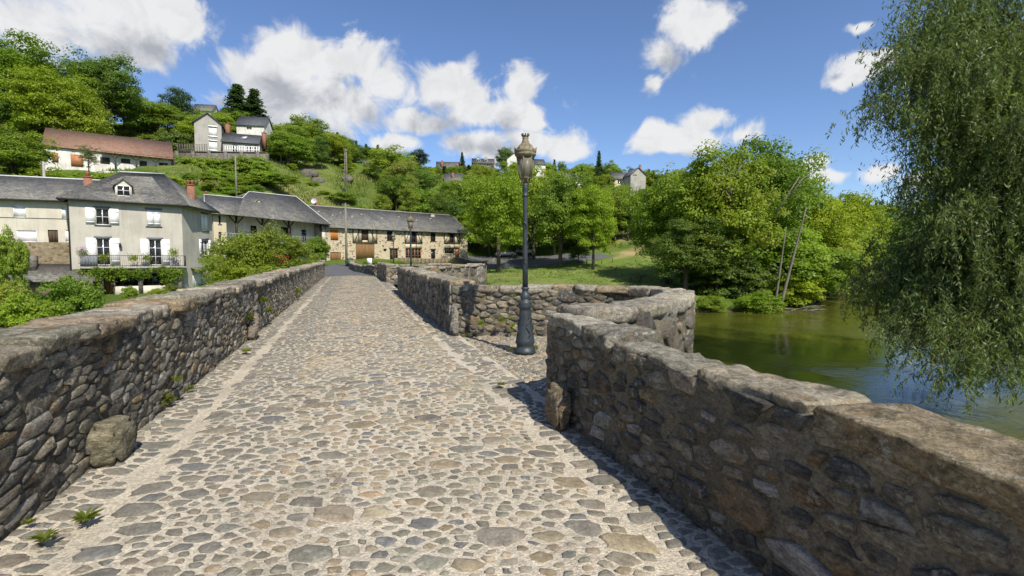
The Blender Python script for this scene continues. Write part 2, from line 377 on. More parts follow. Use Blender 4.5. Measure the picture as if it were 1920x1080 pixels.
# water
m, t = newmat('water'); p = pos(t)
pw = t.vm('MULTIPLY', p, (1.0, 1.0, 0))
r1 = t.noise(pw, 3.2, 4, .6, .4); r2 = t.noise(pw, .7, 4, .6); r3 = t.noise(pw, .12, 3, .5)
amp = t.sst(t.m('ADD', r3, t.ln(t.n('ShaderNodeSeparateXYZ', {0: p}).outputs[0], 5, 30, -.12, .12)), .42, .62, .16, 1.0)
h = t.m('MULTIPLY', t.m('ADD', r1, t.m('MULTIPLY', r2, 1.3)), amp)
bump = t.n('ShaderNodeBump', {'Height': h, 'Strength': .55, 'Distance': .075})
body = t.mix(t.ln(r2, .3, .7), (.098, .100, .014), (.060, .066, .012))
wb = t.n('ShaderNodeBsdfPrincipled', {'Base Color': body, 'Roughness': .04, 'IOR': 1.33, 'Specular IOR Level': .5, 'Normal': bump.outputs[0]})
t.t.links.new(wb.outputs[0], t.n('ShaderNodeOutputMaterial').inputs[0]); M['water'] = m

# ---------------------------------------------------------------- terrain
WATER = -3.7
def azpx(px): return math.atan((px - 960) / F)
RD = [0, 25, 32, 40, 48, 56, 62, 70, 80, 90, 100, 120, 140, 170, 225, 300, 450, 900]
TT = [
 (-math.pi, [-2] * 9 + [-2, -1, 0, 4, 10, 20, 28, 35, 40]),
 (-1.45,    [-2, -2, -2, -1.5, 0, 3, 6, 10, 15, 20, 26, 34, 40, 46, 50, 54, 60, 70]),
 (azpx(-300), [-2, -2, -1.8, -1.3, 3.4, 5, 8, 12, 17, 23, 29, 38, 44, 50, 54, 58, 64, 80]),
 (azpx(0),  [-2, -2, -1.8, -1.3, 3.3, 5, 8.5, 12, 17, 22.5, 28.5, 37, 43, 50, 54, 58, 64, 80]),
 (azpx(130), [-2, -2, -1.6, -1.3, 1.5, 4, 7, 11, 16.5, 20.5, 27, 36, 42, 48, 52, 56, 60, 75]),
 (azpx(200), [-2, -2, -1.4, -1.3, -1, 3, 6, 11, 16, 19, 24.5, 34.5, 41, 46, 50, 54, 58, 70]),
 (azpx(330), [-2, -2, -1.4, -1.3, -1, 1, 4, 9, 15, 19, 22.5, 33, 40, 46, 49, 52, 56, 70]),
 (azpx(400), [-2, -2, -1.4, -1.2, -.7, .0, .4, 5, 12, 18, 22.6, 32, 39.5, 44, 47, 50, 54, 70]),
 (azpx(500), [-2.4, -2.4, -1.6, -1.1, -.5, .3, .9, 2.5, 8.5, 15, 20, 29, 36, 42, 46, 48, 52, 66]),
 (azpx(600), [-3, -3, -2, -1, -.2, .6, 1, 1.25, 3.5, 9, 15, 25, 32.5, 39, 43, 46, 50, 64]),
 (azpx(680), [-3.2, -3.2, -2.4, -1.8, -.9, .1, .9, 1.25, 2.6, 7, 12.5, 22, 29, 36, 42, 45, 49, 62]),
 (azpx(750), [-3.2, -3.2, -2.8, -2.2, -1.4, -.5, .4, 1.2, 1.9, 4.5, 9.5, 18, 26, 34, 41, 45, 48, 60]),
 (azpx(850), [-3.2, -3.2, -3, -2.5, -2, -1.4, -.8, 0, 1.2, 2.2, 5, 14, 22, 31, 42, 46, 49, 60]),
 (azpx(900), [-3.2, -3.2, -3, -2.6, -2.3, -1.9, -1.6, -1, -.1, .9, 3.2, 11, 19, 30, 44, 47, 50, 60]),
 (azpx(1000), [-3.2, -3.2, -3, -2.6, -2.3, -1.9, -1.5, -.8, .2, 1.4, 3.4, 10, 17, 27, 42, 46, 49, 58]),
 (azpx(1100), [-3.2, -3.2, -3, -2.7, -2.4, -2, -1.5, -.6, .9, 2.5, 4.4, 9.5, 15, 24, 36, 42, 46, 55]),
 (azpx(1200), [-3.2, -3.2, -3, -2.8, -2.5, -2.1, -1.6, -.5, 1.2, 3.5, 6.6, 13, 18, 25, 33, 39, 44, 52]),
 (azpx(1300), [-3.2, -3.2, -3, -2.9, -2.7, -2.5, -2.2, -1.4, 0, 2.2, 4.6, 9, 13, 20, 30, 36, 42, 52]),
 (azpx(1500), [-3.2, -3.2, -3, -3, -3, -2.9, -2.9, -2.6, -2.2, -1.6, -.5, 2, 5, 10, 20, 30, 38, 50]),
 (azpx(1650), [-3] * 12 + [-2.5, -1, 8, 25, 42, 55]),
 (azpx(1920), [-2.5] * 10 + [-1, 1, 4, 9, 19, 31, 44, 56]),
 (1.2,      [-2] * 9 + [-1, 1, 4, 8, 14, 24, 34, 46, 56]),
 (math.pi,  [-2] * 9 + [-2, -1, 0, 4, 10, 20, 28, 35, 40])]
TA = np.array([q[0] for q in TT]); TZ = np.array([q[1] for q in TT], dtype=float)
RIV = [(-60, 8), (-40, 19), (-20, 27), (-9, 31), (5, 41), (12, 46), (19, 49.5), (27, 50.5), (33, 57), (40, 64), (52, 77), (62, 86), (84, 110), (103, 136), (122, 165), (138, 200), (190, 230),
       (240, 215), (170, 175), (135, 140), (98, 90), (62, 45), (38, 18), (27, 6), (14, -9), (-10, -14), (-40, -6), (-70, -6)]
RP = np.array(RIV, dtype=float)
def river_sd(X, Y):
    X = np.asarray(X, float); Y = np.asarray(Y, float)
    D = np.full(X.shape, 1e9); ins = np.zeros(X.shape, bool)
    for i in range(len(RP)):
        a = RP[i]; b = RP[(i + 1) % len(RP)]; e = b - a
        t_ = np.clip(((X - a[0]) * e[0] + (Y - a[1]) * e[1]) / (e @ e), 0, 1)
        D = np.minimum(D, np.hypot(X - a[0] - t_ * e[0], Y - a[1] - t_ * e[1]))
        c_ = (a[1] > Y) != (b[1] > Y)
        with np.errstate(divide='ignore', invalid='ignore'):
            xi = (b[0] - a[0]) * (Y - a[1]) / (b[1] - a[1] + 1e-12) + a[0]
        ins ^= c_ & (X < xi)
    return np.where(ins, -D, D)
def terr(X, Y):
    X = np.asarray(X, float); Y = np.asarray(Y, float)
    az = np.arctan2(X, Y); r = np.hypot(X, Y); d = r * np.cos(np.clip(az, -R(52), R(52)))
    i = np.clip(np.searchsorted(TA, az) - 1, 0, len(TA) - 2); fa = (az - TA[i]) / (TA[i + 1] - TA[i]); fa = fa * fa * (3 - 2 * fa)
    RDa = np.array(RD, float); j = np.clip(np.searchsorted(RDa, d) - 1, 0, len(RD) - 2); fd = np.clip((d - RDa[j]) / (RDa[j + 1] - RDa[j]), 0, 1)
    z = (TZ[i, j] * (1 - fd) + TZ[i, j + 1] * fd) * (1 - fa) + (TZ[i + 1, j] * (1 - fd) + TZ[i + 1, j + 1] * fd) * fa
    sd = river_sd(X, Y)
    zin = WATER - .15 - np.clip(-sd * .5, 0, 1.6)
    zout = np.minimum(z, WATER - .1 + sd * .75)
    return np.where(sd < 0, zin, zout)
def tz(x, y): return float(terr(np.array([x]), np.array([y]))[0])
# road profile
def gz(y):
    return float(np.interp(y, [-20, 3, 12, 24, 36, 41, 47, 54, 62, 72, 84], [0, 0, .10, .28, .43, .43, .40, .62, 1.0, 1.32, 1.55]))

azs = np.concatenate([np.linspace(-math.pi, -.95, 50, endpoint=False), np.linspace(-.95, .95, 330, endpoint=False), np.linspace(.95, math.pi, 50)])
rs = np.concatenate([np.linspace(2, 90, 170, endpoint=False), np.geomspace(90, 1600, 90)])
A_, R_ = np.meshgrid(azs, rs); X_ = R_ * np.sin(A_); Y_ = R_ * np.cos(A_); Z_ = terr(X_, Y_)
nz = np.array([noise.fractal(Vector((x * .12, y * .12, 3.1)), 1, 2, 4) for x, y in zip(X_.ravel(), Y_.ravel())]).reshape(X_.shape)
hill = np.clip((Z_ - 2) / 10, 0, 1)
Z_ = Z_ + nz * (.06 + 1.0 * hill) * (R_ < 900)
# lower the ground beneath the bridge and the street so the paving stays on top
nr, na = X_.shape
idx = np.arange(nr * na).reshape(nr, na)
Fq = np.stack([idx[:-1, :-1], idx[:-1, 1:], idx[1:, 1:], idx[1:, :-1]], -1).reshape(-1, 4)
V = np.stack([X_, Y_, Z_], -1).reshape(-1, 3)
lush = np.array((.085, .135, .022)); lawn = np.array((.125, .185, .036)); dry = np.array((.32, .26, .12)); dirt = np.array((.15, .12, .07)); bed = np.array((.07, .06, .03))
PX = 960 + F * X_ / np.maximum(Y_, 1)
T = np.zeros(X_.shape + (3,)) + lush
lw = ((Z_ < 3.8) & (PX > 860) & (PX < 1330) & (Y_ > 30) & (Y_ < 100)); T[lw] = lawn
def zone(x0, x1, y0, y1, c, k):
    e = np.minimum(np.minimum((PX - x0), (x1 - PX)) / 40, np.minimum(Y_ - y0, y1 - Y_) / 6)
    f_ = (np.clip(.5 + nz * 1.5, 0, 1) * np.clip(e + nz * 1.2, 0, 1))[..., None] * k
    T[:] = T * (1 - f_) + c * f_
zone(1150, 1330, 84, 118, dry, 1.0); zone(860, 1330, 55, 80, dry, .16); zone(430, 700, 78, 122, dry, .22); zone(230, 345, 90, 118, dry, .6)
T[Z_ < WATER + .3] = bed
me = mesh_np('terrain', V, Fq, M['ground'], T.reshape(-1, 3), smooth=True)
link('terrain', me, kind='structure')
mb = MB(); mb.add([(-90, -40, WATER), (300, -40, WATER), (300, 260, WATER), (-90, 260, WATER)], [(0, 1, 2, 3)])
mb.build('river_water', M['water'], kind='structure')

# ---------------------------------------------------------------- masonry generator
def poisson(w_, h_, rfun, r_, tries, x0=0.0, y0=0.0):
    pts = []; grid = {}; cs = .3
    for _ in range(tries):
        x = x0 + r_.random() * w_; y = y0 + r_.random() * h_; rr = rfun(x, y, r_)
        if rr <= 0: continue
        gx, gy = int(x / cs), int(y / cs); ok = True; k = 1
        for i in range(gx - k, gx + k + 1):
            for j in range(gy - k, gy + k + 1):
                for (qx, qy, qr) in grid.get((i, j), ()):
                    if (qx - x) ** 2 + (qy - y) ** 2 < (rr + qr) ** 2 * .98: ok = False; break
                if not ok: break
            if not ok: break
        if ok: pts.append((x, y, rr)); grid.setdefault((gx, gy), []).append((x, y, rr))
    return pts, grid, cs
def power_cells(pts, grid, cs, lim=2.0):
    out = []
    for (x, y, r) in pts:
        B_ = r * lim; poly = [(-B_, -B_), (B_, -B_), (B_, B_), (-B_, B_)]
        gx, gy = int(x / cs), int(y / cs); nb = []
        for i in range(gx - 2, gx + 3):
            for j in range(gy - 2, gy + 3):
                for (qx, qy, qr) in grid.get((i, j), ()):
                    dx, dy = qx - x, qy - y; dd = dx * dx + dy * dy
                    if 0 < dd < (B_ * 3) ** 2: nb.append((dd, dx, dy, qr))
        nb.sort()
        for dd, dx, dy, qr in nb[:16]:
            c_ = (dd + r * r - qr * qr) / 2; new = []; n = len(poly)
            vals = [px * dx + py * dy - c_ for px, py in poly]
            for a in range(n):
                b = (a + 1) % n; va, vb = vals[a], vals[b]
                if va <= 0: new.append(poly[a])
                if (va < 0) != (vb < 0):
                    t_ = va / (va - vb); new.append((poly[a][0] + (poly[b][0] - poly[a][0]) * t_, poly[a][1] + (poly[b][1] - poly[a][1]) * t_))
            poly = new
            if len(poly) < 3: break
        out.append((x, y, r, poly))
    return out
def stones(W_, H_, ax, ang, rmin, rmax, seed, density=30, gap=.02, jag=.12, keep=lambda s, t: True, rpow=1.6, chaikin=1, t0=0.0, cc_=.12, top=None):
    """irregular rubble cells over [0,W]x[0,H]; ax stretches stones along direction ang. yields (cx, cy, poly) in metres"""
    r_ = random.Random(seed); ca, sa = math.cos(ang), math.sin(ang)
    # to stretched space: rotate by -ang, divide x by ax
    cor = [(x * ca + y * sa, -x * sa + y * ca) for x, y in ((0, t0), (W_, t0), (W_, H_), (0, H_))]
    xs = [c[0] / ax for c in cor]; ys = [c[1] for c in cor]
    def rf(x, y, q):
        X, Y = x * ax * ca - y * sa, x * ax * sa + y * ca
        if not (0 <= X <= W_ and t0 <= Y <= H_) or not keep(X, Y): return 0
        return rmin + (rmax - rmin) * q.random() ** rpow
    w2, h2 = max(xs) - min(xs), max(ys) - min(ys)
    n = int(density * w2 * h2 / (rmin * rmin * 3.4))
    pts, grid, cs = poisson(w2, h2, rf, r_, n, min(xs), min(ys))
    res = []
    for (x, y, r, poly) in power_cells(pts, grid, cs, 1.45):
        if len(poly) < 3: continue
        for _ in range(chaikin):
            q = []; m_ = len(poly)
            for a in range(m_):
                p0, p1 = poly[a], poly[(a + 1) % m_]
                q.append((p0[0] * (1 - cc_) + p1[0] * cc_, p0[1] * (1 - cc_) + p1[1] * cc_)); q.append((p0[0] * cc_ + p1[0] * (1 - cc_), p0[1] * cc_ + p1[1] * (1 - cc_)))
            poly = q
        g_ = gap * (.6 + r_.random() * .9); out = []
        for (a, b) in poly:
            L = math.hypot(a, b) or 1e-6; k = max(.3, (L - g_) / L) * (1 + (r_.random() - .5) * jag * 2)
            a *= k; b *= k; out.append((a * ax * ca - b * sa, a * ax * sa + b * ca))
        cx, cy = x * ax * ca - y * sa, x * ax * sa + y * ca
        if top: out = [(a, min(b, top(cx + a) - cy)) for a, b in out]
        res.append((cx, cy, out, r))
    return res
PAL_WALL = [((.205, .18, .138), 5), ((.125, .112, .09), 5), ((.235, .20, .145), 4), ((.20, .145, .085), 1.2), ((.092, .088, .08), 3), ((.27, .25, .22), 2)]
PAL_LEFT = [((.20, .18, .145), 5), ((.135, .125, .10), 5), ((.25, .22, .165), 3), ((.22, .17, .10), 1.2), ((.28, .26, .215), 2)]
PAL_ROAD = [((.225, .198, .152), 6), ((.17, .155, .125), 5), ((.275, .23, .16), 4.5), ((.15, .148, .138), 1.6), ((.28, .20, .13), .6), ((.25, .20, .135), 2.6), ((.20, .19, .15), 4)]
def pick(pal, r_):
    tot = sum(w_ for _, w_ in pal); x = r_.random() * tot
    for c, w_ in pal:
        x -= w_
        if x <= 0: break
    k = r_.uniform(.85, 1.18); return (c[0] * k * r_.uniform(.97, 1.03), c[1] * k, c[2] * k * r_.uniform(.95, 1.05))
def stone_geo(st, mapf, h, dome, tilt, r_, back=.06, sharp=False):
    """one stone: side ring, shoulder, inner ring and middle (world coordinates)"""
    cx, cy, poly, r = st; n = len(poly); V = []; tx, ty = r_.uniform(-tilt, tilt), r_.uniform(-tilt, tilt)
    for k, hh in (((1.03, -back), (1.0, h * .72), (.93, h), (.5, h + dome)) if sharp else ((1.03, -back), (.99, h * .62), (.86, h + dome * .5), (.45, h + dome))):
        for (a, b) in poly:
            V.append(mapf(cx + a * k, cy + b * k, hh + (0 if hh < 0 else (a * tx + b * ty) + r_.uniform(-.12, .12) * dome)))
    V.append(mapf(cx, cy, h + dome * 1.0)); Fc = []
    for q in range(3):
        for i in range(n):
            j = (i + 1) % n; Fc.append((q * n + i, q * n + j, (q + 1) * n + j, (q + 1) * n + i))
    for i in range(n): Fc.append((3 * n + i, 3 * n + (i + 1) % n, 4 * n))
    return V, Fc
def emit(list_, root, mat, name, nmax=300, smooth=False, stuffname=None):
    """the pieces that show largest become objects of their own, the rest one stuff part"""
    o0 = np.array(tuple(root.location)) if root else np.zeros(3)
    sc_ = []
    for k, (V, Fc, c) in enumerate(list_):
        A = np.array([proj(p) for p in V[:len(V):max(1, len(V) // 12)]])
        ok = (A[:, 0] > -30) & (A[:, 0] < 1950) & (A[:, 1] > -30) & (A[:, 1] < 1110)
        sc_.append((-(np.ptp(A[:, 0]) * np.ptp(A[:, 1])) if ok.any() else 0, k))
    sc_.sort(); single = [k for s, k in sc_[:nmax] if s < -60]; ss = set(single)
    for k in single:
        V, Fc, c = list_[k]; V = np.array([tuple(p) for p in V]) ; cen = V.mean(0)
        me = mesh_np(name, V - cen, Fc, mat, np.tile(c, (len(V), 1)), smooth)
        o = link(name, me, root); o.location = tuple(cen - o0)
    rest = [k for k in range(len(list_)) if k not in ss]
    if rest:
        VV = []; FF = []; CC = []; b = 0
        for k in rest:
            V, Fc, c = list_[k]; VV += [tuple(p) for p in V]; FF += [tuple(i + b for i in f) for f in Fc]; CC += [c] * len(V); b += len(V)
        me = mesh_np(stuffname or name + 's', np.array(VV) - o0, FF, mat, CC, smooth)
        link(stuffname or name + 's', me, root, kind='stuff')
_cg = {}
def cubegrid(nx, ny, nz_):
    key = (nx, ny, nz_)
    if key in _cg: return _cg[key]
    ids = {}; V = []; Fc = []
    def vid(i, j, k):
        if (i, j, k) not in ids: ids[(i, j, k)] = len(V); V.append((i / nx * 2 - 1, j / ny * 2 - 1, k / nz_ * 2 - 1))
        return ids[(i, j, k)]
    for i in range(nx):
        for j in range(ny):
            Fc.append((vid(i, j, 0), vid(i, j + 1, 0), vid(i + 1, j + 1, 0), vid(i + 1, j, 0)))
            Fc.append((vid(i, j, nz_), vid(i + 1, j, nz_), vid(i + 1, j + 1, nz_), vid(i, j + 1, nz_)))
    for i in range(nx):
        for k in range(nz_):
            Fc.append((vid(i, 0, k), vid(i + 1, 0, k), vid(i + 1, 0, k + 1), vid(i, 0, k + 1)))
            Fc.append((vid(i, ny, k), vid(i, ny, k + 1), vid(i + 1, ny, k + 1), vid(i + 1, ny, k)))
    for j in range(ny):
        for k in range(nz_):
            Fc.append((vid(0, j, k), vid(0, j, k + 1), vid(0, j + 1, k + 1), vid(0, j + 1, k)))
            Fc.append((vid(nx, j, k), vid(nx, j + 1, k), vid(nx, j + 1, k + 1), vid(nx, j, k + 1)))
    _cg[key] = (V, Fc); return _cg[key]
def rock_pts(mapf, hs, hw, ht, res, seed, amp=.05, rnd_=.12, skew=0.0):
    """block with rounded, broken outline in a local frame (s, w, t)"""
    V, Fc = cubegrid(*res); out = []
    for (a, b, c) in V:
        # round the edges a little
        ea, eb, ec = abs(a) ** 6, abs(b) ** 6, abs(c) ** 6
        k = 1 - rnd_ * (ea * eb + eb * ec + ea * ec) / 3 * 1.6
        a2, b2, c2 = a * k, b * k, c * k
        p = Vector((a2 * hs, b2 * hw, c2 * ht))
        q = p * 2.2 + Vector((seed * 3.17, seed * 1.7, seed * .9)); q3 = p * 9 + Vector((seed, seed * 2.1, 0))
        n1_ = noise.noise_vector(q); n2_ = noise.noise_vector(q3)
        n3_ = noise.noise_vector(p * 26)
        lay = math.sin(p.z * 70 + n1_.x * 5) * amp * .10 * (abs(b) > .97)      # bedding planes on the broken faces
        p = p + Vector((n1_.x * amp, n1_.y * amp, n1_.z * amp * .45)) + n2_ * amp * .30 + n3_ * amp * .13
        p.y += lay
        p.x += skew * p.y
        out.append(mapf(p.x, p.y, p.z))
    return out, Fc

B2 = Vector((-.3168, .9485)); N2 = Vector((.9485, .3168))
def rd(a, s):    # road frame: a across to the right, s along the bridge
    return Vector((.02 + B2.x * s + N2.x * a, B2.y * s + N2.y * a))
HWID = 1.99
def offset(poly, dist):
    P = [Vector(p) for p in poly]; out = []
    for i, p in enumerate(P):
        ns = []
        if i > 0: d = (P[i] - P[i - 1]).normalized(); ns.append(Vector((d.y, -d.x)))
        if i < len(P) - 1: d = (P[i + 1] - P[i]).normalized(); ns.append(Vector((d.y, -d.x)))
        n = sum(ns, Vector((0, 0))).normalized(); k = 1 / max(.45, n.dot(ns[0]))
        out.append(p + n * dist * k)
    return out
class Path:
    def __init__(s, P):
        s.P = [Vector(p) for p in P]; s.L = [0]
        for i in range(1, len(P)): s.L.append(s.L[-1] + (s.P[i] - s.P[i - 1]).length)
        s.len = s.L[-1]
    def seg(s, t):
        for i in range(1, len(s.P)):
            if t <= s.L[i] or i == len(s.P) - 1: return i
    def at(s, t):
        i = s.seg(t); d = s.P[i] - s.P[i - 1]; f = (t - s.L[i - 1]) / max(1e-6, d.length); return s.P[i - 1] + d * f
    def nrm(s, t):   # right-hand normal, blended near the corners
        i = s.seg(t); d = (s.P[i] - s.P[i - 1]).normalized(); n = Vector((d.y, -d.x)); w_ = .12
        if i < len(s.P) - 1 and s.L[i] - t < w_:
            e = (s.P[i + 1] - s.P[i]).normalized(); n = n.lerp(Vector((e.y, -e.x)), .5 * (1 - (s.L[i] - t) / w_))
        elif i > 1 and t - s.L[i - 1] < w_:
            e = (s.P[i - 1] - s.P[i - 2]).normalized(); n = n.lerp(Vector((e.y, -e.x)), .5 * (1 - (t - s.L[i - 1]) / w_))
        return n.normalized()
def wall(name, label, inner, th, hfun, gfun, mats, pal, seed, rr=(.05, .13), ax=2.0, ang=0.0, gap=.012, prot=.02, cap=(.5, 1.0, .16), capmat='cap', down=None, side=1,
         group=None, nmax=300, outer_prot=.015, capres=(8, 6, 3), grid=.06, mortar='mortar_wall', cap_over=.05, density=26, jag=.10, ends=True, step=.04, cat='parapet', dup=True, cc_=.08, tilt=.16):
    """inner: polyline of the road-side face; side=+1 when the wall body lies to the right of it"""
    r_ = random.Random(seed); mat, cmat = M[mats], M[capmat]
    outer = offset(inner, th * side); PI_, PO = Path(inner), Path(outer); CL = Path(offset(inner, th * side * .5))
    b0 = PI_.at(0); root = empty(name, (b0.x, b0.y, gfun(b0.x, b0.y)), label, cat, group)
    ct = cap[2]
    # mortar core
    V = []; Fc = []; n = max(2, int(PI_.len / grid)); kz = max(4, int(1.0 / grid))
    rows = []
    for i in range(n + 1):
        f = i / n; pi = PI_.at(f * PI_.len); po = PO.at(f * PO.len); ni = PI_.nrm(f * PI_.len) * -side
        g_ = gfun(pi.x, pi.y); H = hfun(f * PI_.len) - ct * .55; ring = []
        for j in range(kz + 1):
            z = g_ - .06 + (H + .06) * j / kz; q = Vector((pi.x, pi.y, z)); nn_ = noise.noise(q * 7) * .018 + noise.noise(q * 22) * .009
            ring.append((pi.x + ni.x * nn_, pi.y + ni.y * nn_, z))
        g2 = g_ - (down or .06)
        for j in range(kz + 1):
            z = g_ + H + (g2 - g_ - H) * j / kz; q = Vector((po.x, po.y, z)); nn_ = noise.noise(q * 5) * .03
            no = PO.nrm(f * PO.len) * side; ring.append((po.x + no.x * nn_, po.y + no.y * nn_, z))
        rows.append(ring)
    m_ = len(rows[0])
    for ring in rows: V += ring
    for i in range(n):
        for j in range(m_ - 1):
            a = i * m_ + j; q = (a, a + 1, a + m_ + 1, a + m_); Fc.append(q if side > 0 else q[::-1])
    Fc.append(tuple(range(m_))[::-1]); Fc.append(tuple(n * m_ + j for j in range(m_)))
    o0 = np.array(tuple(root.location)); link('mortar_core', mesh_np('mortar_core', np.array(V) - o0, Fc, M[mortar]), root)
    # facing stones, road side
    def facing(P, sgn, pr, H0, r2, key, dens, base=0.0, scale=1.0):
        Hm = max(hfun(P.len * k / 10 * PI_.len / P.len) for k in range(11)) - ct * .8
        sts = stones(P.len, Hm, ax, ang * sgn * side, rr[0] * scale, rr[1] * scale, r2, dens, gap, jag, t0=-.05 - base, chaikin=0,
                     keep=lambda s, t_: t_ < hfun(s * PI_.len / P.len) - ct * .8, rpow=1.9, cc_=cc_, top=lambda s: hfun(min(max(s, 0), P.len) * PI_.len / P.len) - ct * .5)
        def mp(s, t_, h):
            s = min(max(s, 0), P.len); p = P.at(s); nn_ = P.nrm(s) * (-side * sgn)
            pi = PI_.at(s * PI_.len / P.len)
            return (p.x + nn_.x * h, p.y + nn_.y * h, gfun(pi.x, pi.y) + t_)
        out = []
        for st in sts:
            h = pr * r_.uniform(.3, 1.7); v, f = stone_geo(st, mp, h, pr * .3, tilt, r_, .06, True)
            if (sgn * side) > 0: f = [q[::-1] for q in f]
            out.append((v, f, pick(pal, r_)))
        return out
    L1 = facing(PI_, 1, prot, 0, seed + 1, 'in', density)
    L2 = facing(PO, -1, outer_prot, 0, seed + 2, 'out', 10, base=(down or 0) , scale=1.5)
    if ends:
        for e in (0, 1):
            a = inner[0] if e == 0 else inner[-1]; b = outer[0] if e == 0 else outer[-1]
            a, b = Vector(a), Vector(b); d = (b - a); Ln = d.length; d /= Ln
            dirn = (PI_.P[0] - PI_.P[1]).normalized() if e == 0 else (PI_.P[-1] - PI_.P[-2]).normalized()
            H = hfun(0 if e == 0 else PI_.len) - ct * .75
            def mp(s, t_, h, a=a, d=d, dirn=dirn): s = min(max(s, 0), Ln); return (a.x + d.x * s + dirn.x * h, a.y + d.y * s + dirn.y * h, gfun(a.x, a.y) + t_)
            for st in stones(Ln, H, ax * .8, 0, rr[0] * 1.1, rr[1] * 1.1, seed + 5 + e, 20, gap, jag, t0=-.05, cc_=cc_, top=lambda s: H):
                v, f = stone_geo(st, mp, prot * r_.uniform(.3, 1.5), prot * .5, .08, r_); L1.append((v, f, pick(pal, r_)))
    # capstones
    caps = []; s = 0.0; k = 0
    while s < CL.len - .05:
        l = r_.uniform(cap[0], cap[1]);
        if CL.len - s - l < cap[0] * .6: l = CL.len - s
        mid = s + l / 2; c = CL.at(mid); d = (CL.at(min(CL.len, mid + .05)) - CL.at(max(0, mid - .05))).normalized(); nn_ = Vector((d.y, -d.x))
        # follow the curve for long stones: use end points
        e0, e1 = CL.at(s), CL.at(min(CL.len, s + l)); d = (e1 - e0).normalized(); nn_ = Vector((d.y, -d.x)); c = (e0 + e1) / 2
        f = mid / CL.len * PI_.len; zt = gfun(c.x, c.y) + hfun(f) - ct / 2 + r_.uniform(-step, step)
        slope = (gfun(e1.x, e1.y) + hfun(min(PI_.len, (s + l) / CL.len * PI_.len)) - gfun(e0.x, e0.y) - hfun(s / CL.len * PI_.len)) / max(.1, (e1 - e0).length) + r_.uniform(-.03, .03)
        rl = r_.uniform(-.03, .03)
        def mp(x, y, z, c=c, d=d, nn_=nn_, zt=zt, slope=slope, rl=rl): return (c.x + d.x * x + nn_.x * y, c.y + d.y * x + nn_.y * y, zt + z + slope * x + rl * y)
        v, fc = rock_pts(mp, l / 2 - .016, th / 2 + cap_over + r_.uniform(-.02, .03), ct / 2 * r_.uniform(.85, 1.2), capres, seed + k * 1.37, .06, .03, r_.uniform(-.15, .15))
        caps.append((v, fc, pick([((.255, .228, .175), 4), ((.31, .275, .21), 3), ((.185, .165, .13), 3), ((.28, .22, .14), 1.5)], r_))); s += l; k += 1
    emit(L1 + (L2 if dup else []), root, mat, 'stone', nmax, False, 'small_stones')
    emit(caps, root, cmat, 'capstone', 300, False, 'coping')
    return root
gxy = lambda x, y: gz(y)
hl = lambda s0, a, b, L: (lambda s: a + (b - a) * min(1, max(0, s / L)))
# left parapet
li = [rd(-HWID, s) for s in (-6, 0, 4, 10, 20, 30, 39.5)]
wall('stone_parapet', 'long dark parapet of slanting rubble along the left side of the bridge', li, .56, lambda s: 1.0 + min(.09, s * .009), gxy, 'rubble_left', PAL_LEFT, 101,
     rr=(.026, .078), ax=2.7, ang=R(-9), gap=.004, prot=.011, cap=(.4, 1.0, .11), side=-1, mortar='mortar_dark', capres=(14, 9, 4), cap_over=.045, density=24, jag=.16, down=5.0, step=.02, grid=.08, dup=False, tilt=.13, cc_=.05)
# right parapet beside the camera, ends at the refuge
S1, S2 = 4.85, 10.05
ri = [rd(HWID, S1 - .05), rd(HWID, 2), rd(HWID, -6)]
wall('stone_parapet', 'near parapet of mortared rubble with big uneven coping slabs at the right', ri, .36, lambda s: .985 - min(.06, s * .015), gxy, 'rubble', PAL_WALL, 202,
     rr=(.032, .11), ax=2.3, ang=R(-6), gap=.014, prot=.013, cap=(.45, 1.0, .12), side=-1, capres=(22, 12, 6), cap_over=.025, density=28, down=5.0, step=.045, grid=.035, jag=.16)
# refuge over the first pier
c0 = rd(HWID + .02, S1)
bay = [(c0.x + .16, c0.y + .03), (1.05, 5.62), (1.75, 6.35), (2.3, 7.3), (2.72, 8.4), (2.72, 9.1), (2.35, 9.75), (1.2, 9.95), (rd(HWID, S2).x, rd(HWID, S2).y + .15)]
wall('refuge_parapet', 'rounded parapet of the refuge bay behind the large street lamp', bay, .42, lambda s: 1.05, lambda x, y: .04, 'rubble', PAL_WALL, 303,
     rr=(.04, .12), ax=1.9, ang=R(6), gap=.014, prot=.02, cap=(.35, .8, .14), side=1, capres=(9, 7, 3), down=5.0, density=24, step=.02, grid=.05, cap_over=.035)
# right parapet between the first and the second refuge
r2 = [rd(HWID, S2), rd(HWID, 15), rd(HWID, 22.3)]
wall('stone_parapet', 'middle parapet running from the first refuge towards the second lamp', r2, .5, lambda s: 1.1, gxy, 'rubble_left', PAL_LEFT, 404,
     rr=(.05, .11), ax=1.7, ang=R(70), gap=.012, prot=.03, cap=(.4, .9, .14), side=1, mortar='mortar_dark', capres=(8, 7, 3), down=5.0, step=.02)
b2a, b2b = rd(HWID, 22.3), rd(HWID, 30.2)
bay2 = [b2a, (b2a.x + 1.2, b2a.y + 1.4), (-2.6, 27.6), (-2.0, 29.2), (-2.4, 30.0), (-5, 30.2), b2b]
wall('refuge_parapet', 'grey parapet of the second refuge bay, around the middle lamp', bay2, .42, lambda s: 1.08, gxy, 'rubble', PAL_WALL, 505,
     rr=(.07, .15), ax=1.7, gap=.014, prot=.02, cap=(.5, 1.0, .14), side=1, down=5.0, capres=(5, 4, 2), grid=.12, ends=False, density=16)
r3 = [rd(HWID, 30.2), rd(HWID, 36), rd(HWID, 40.5)]
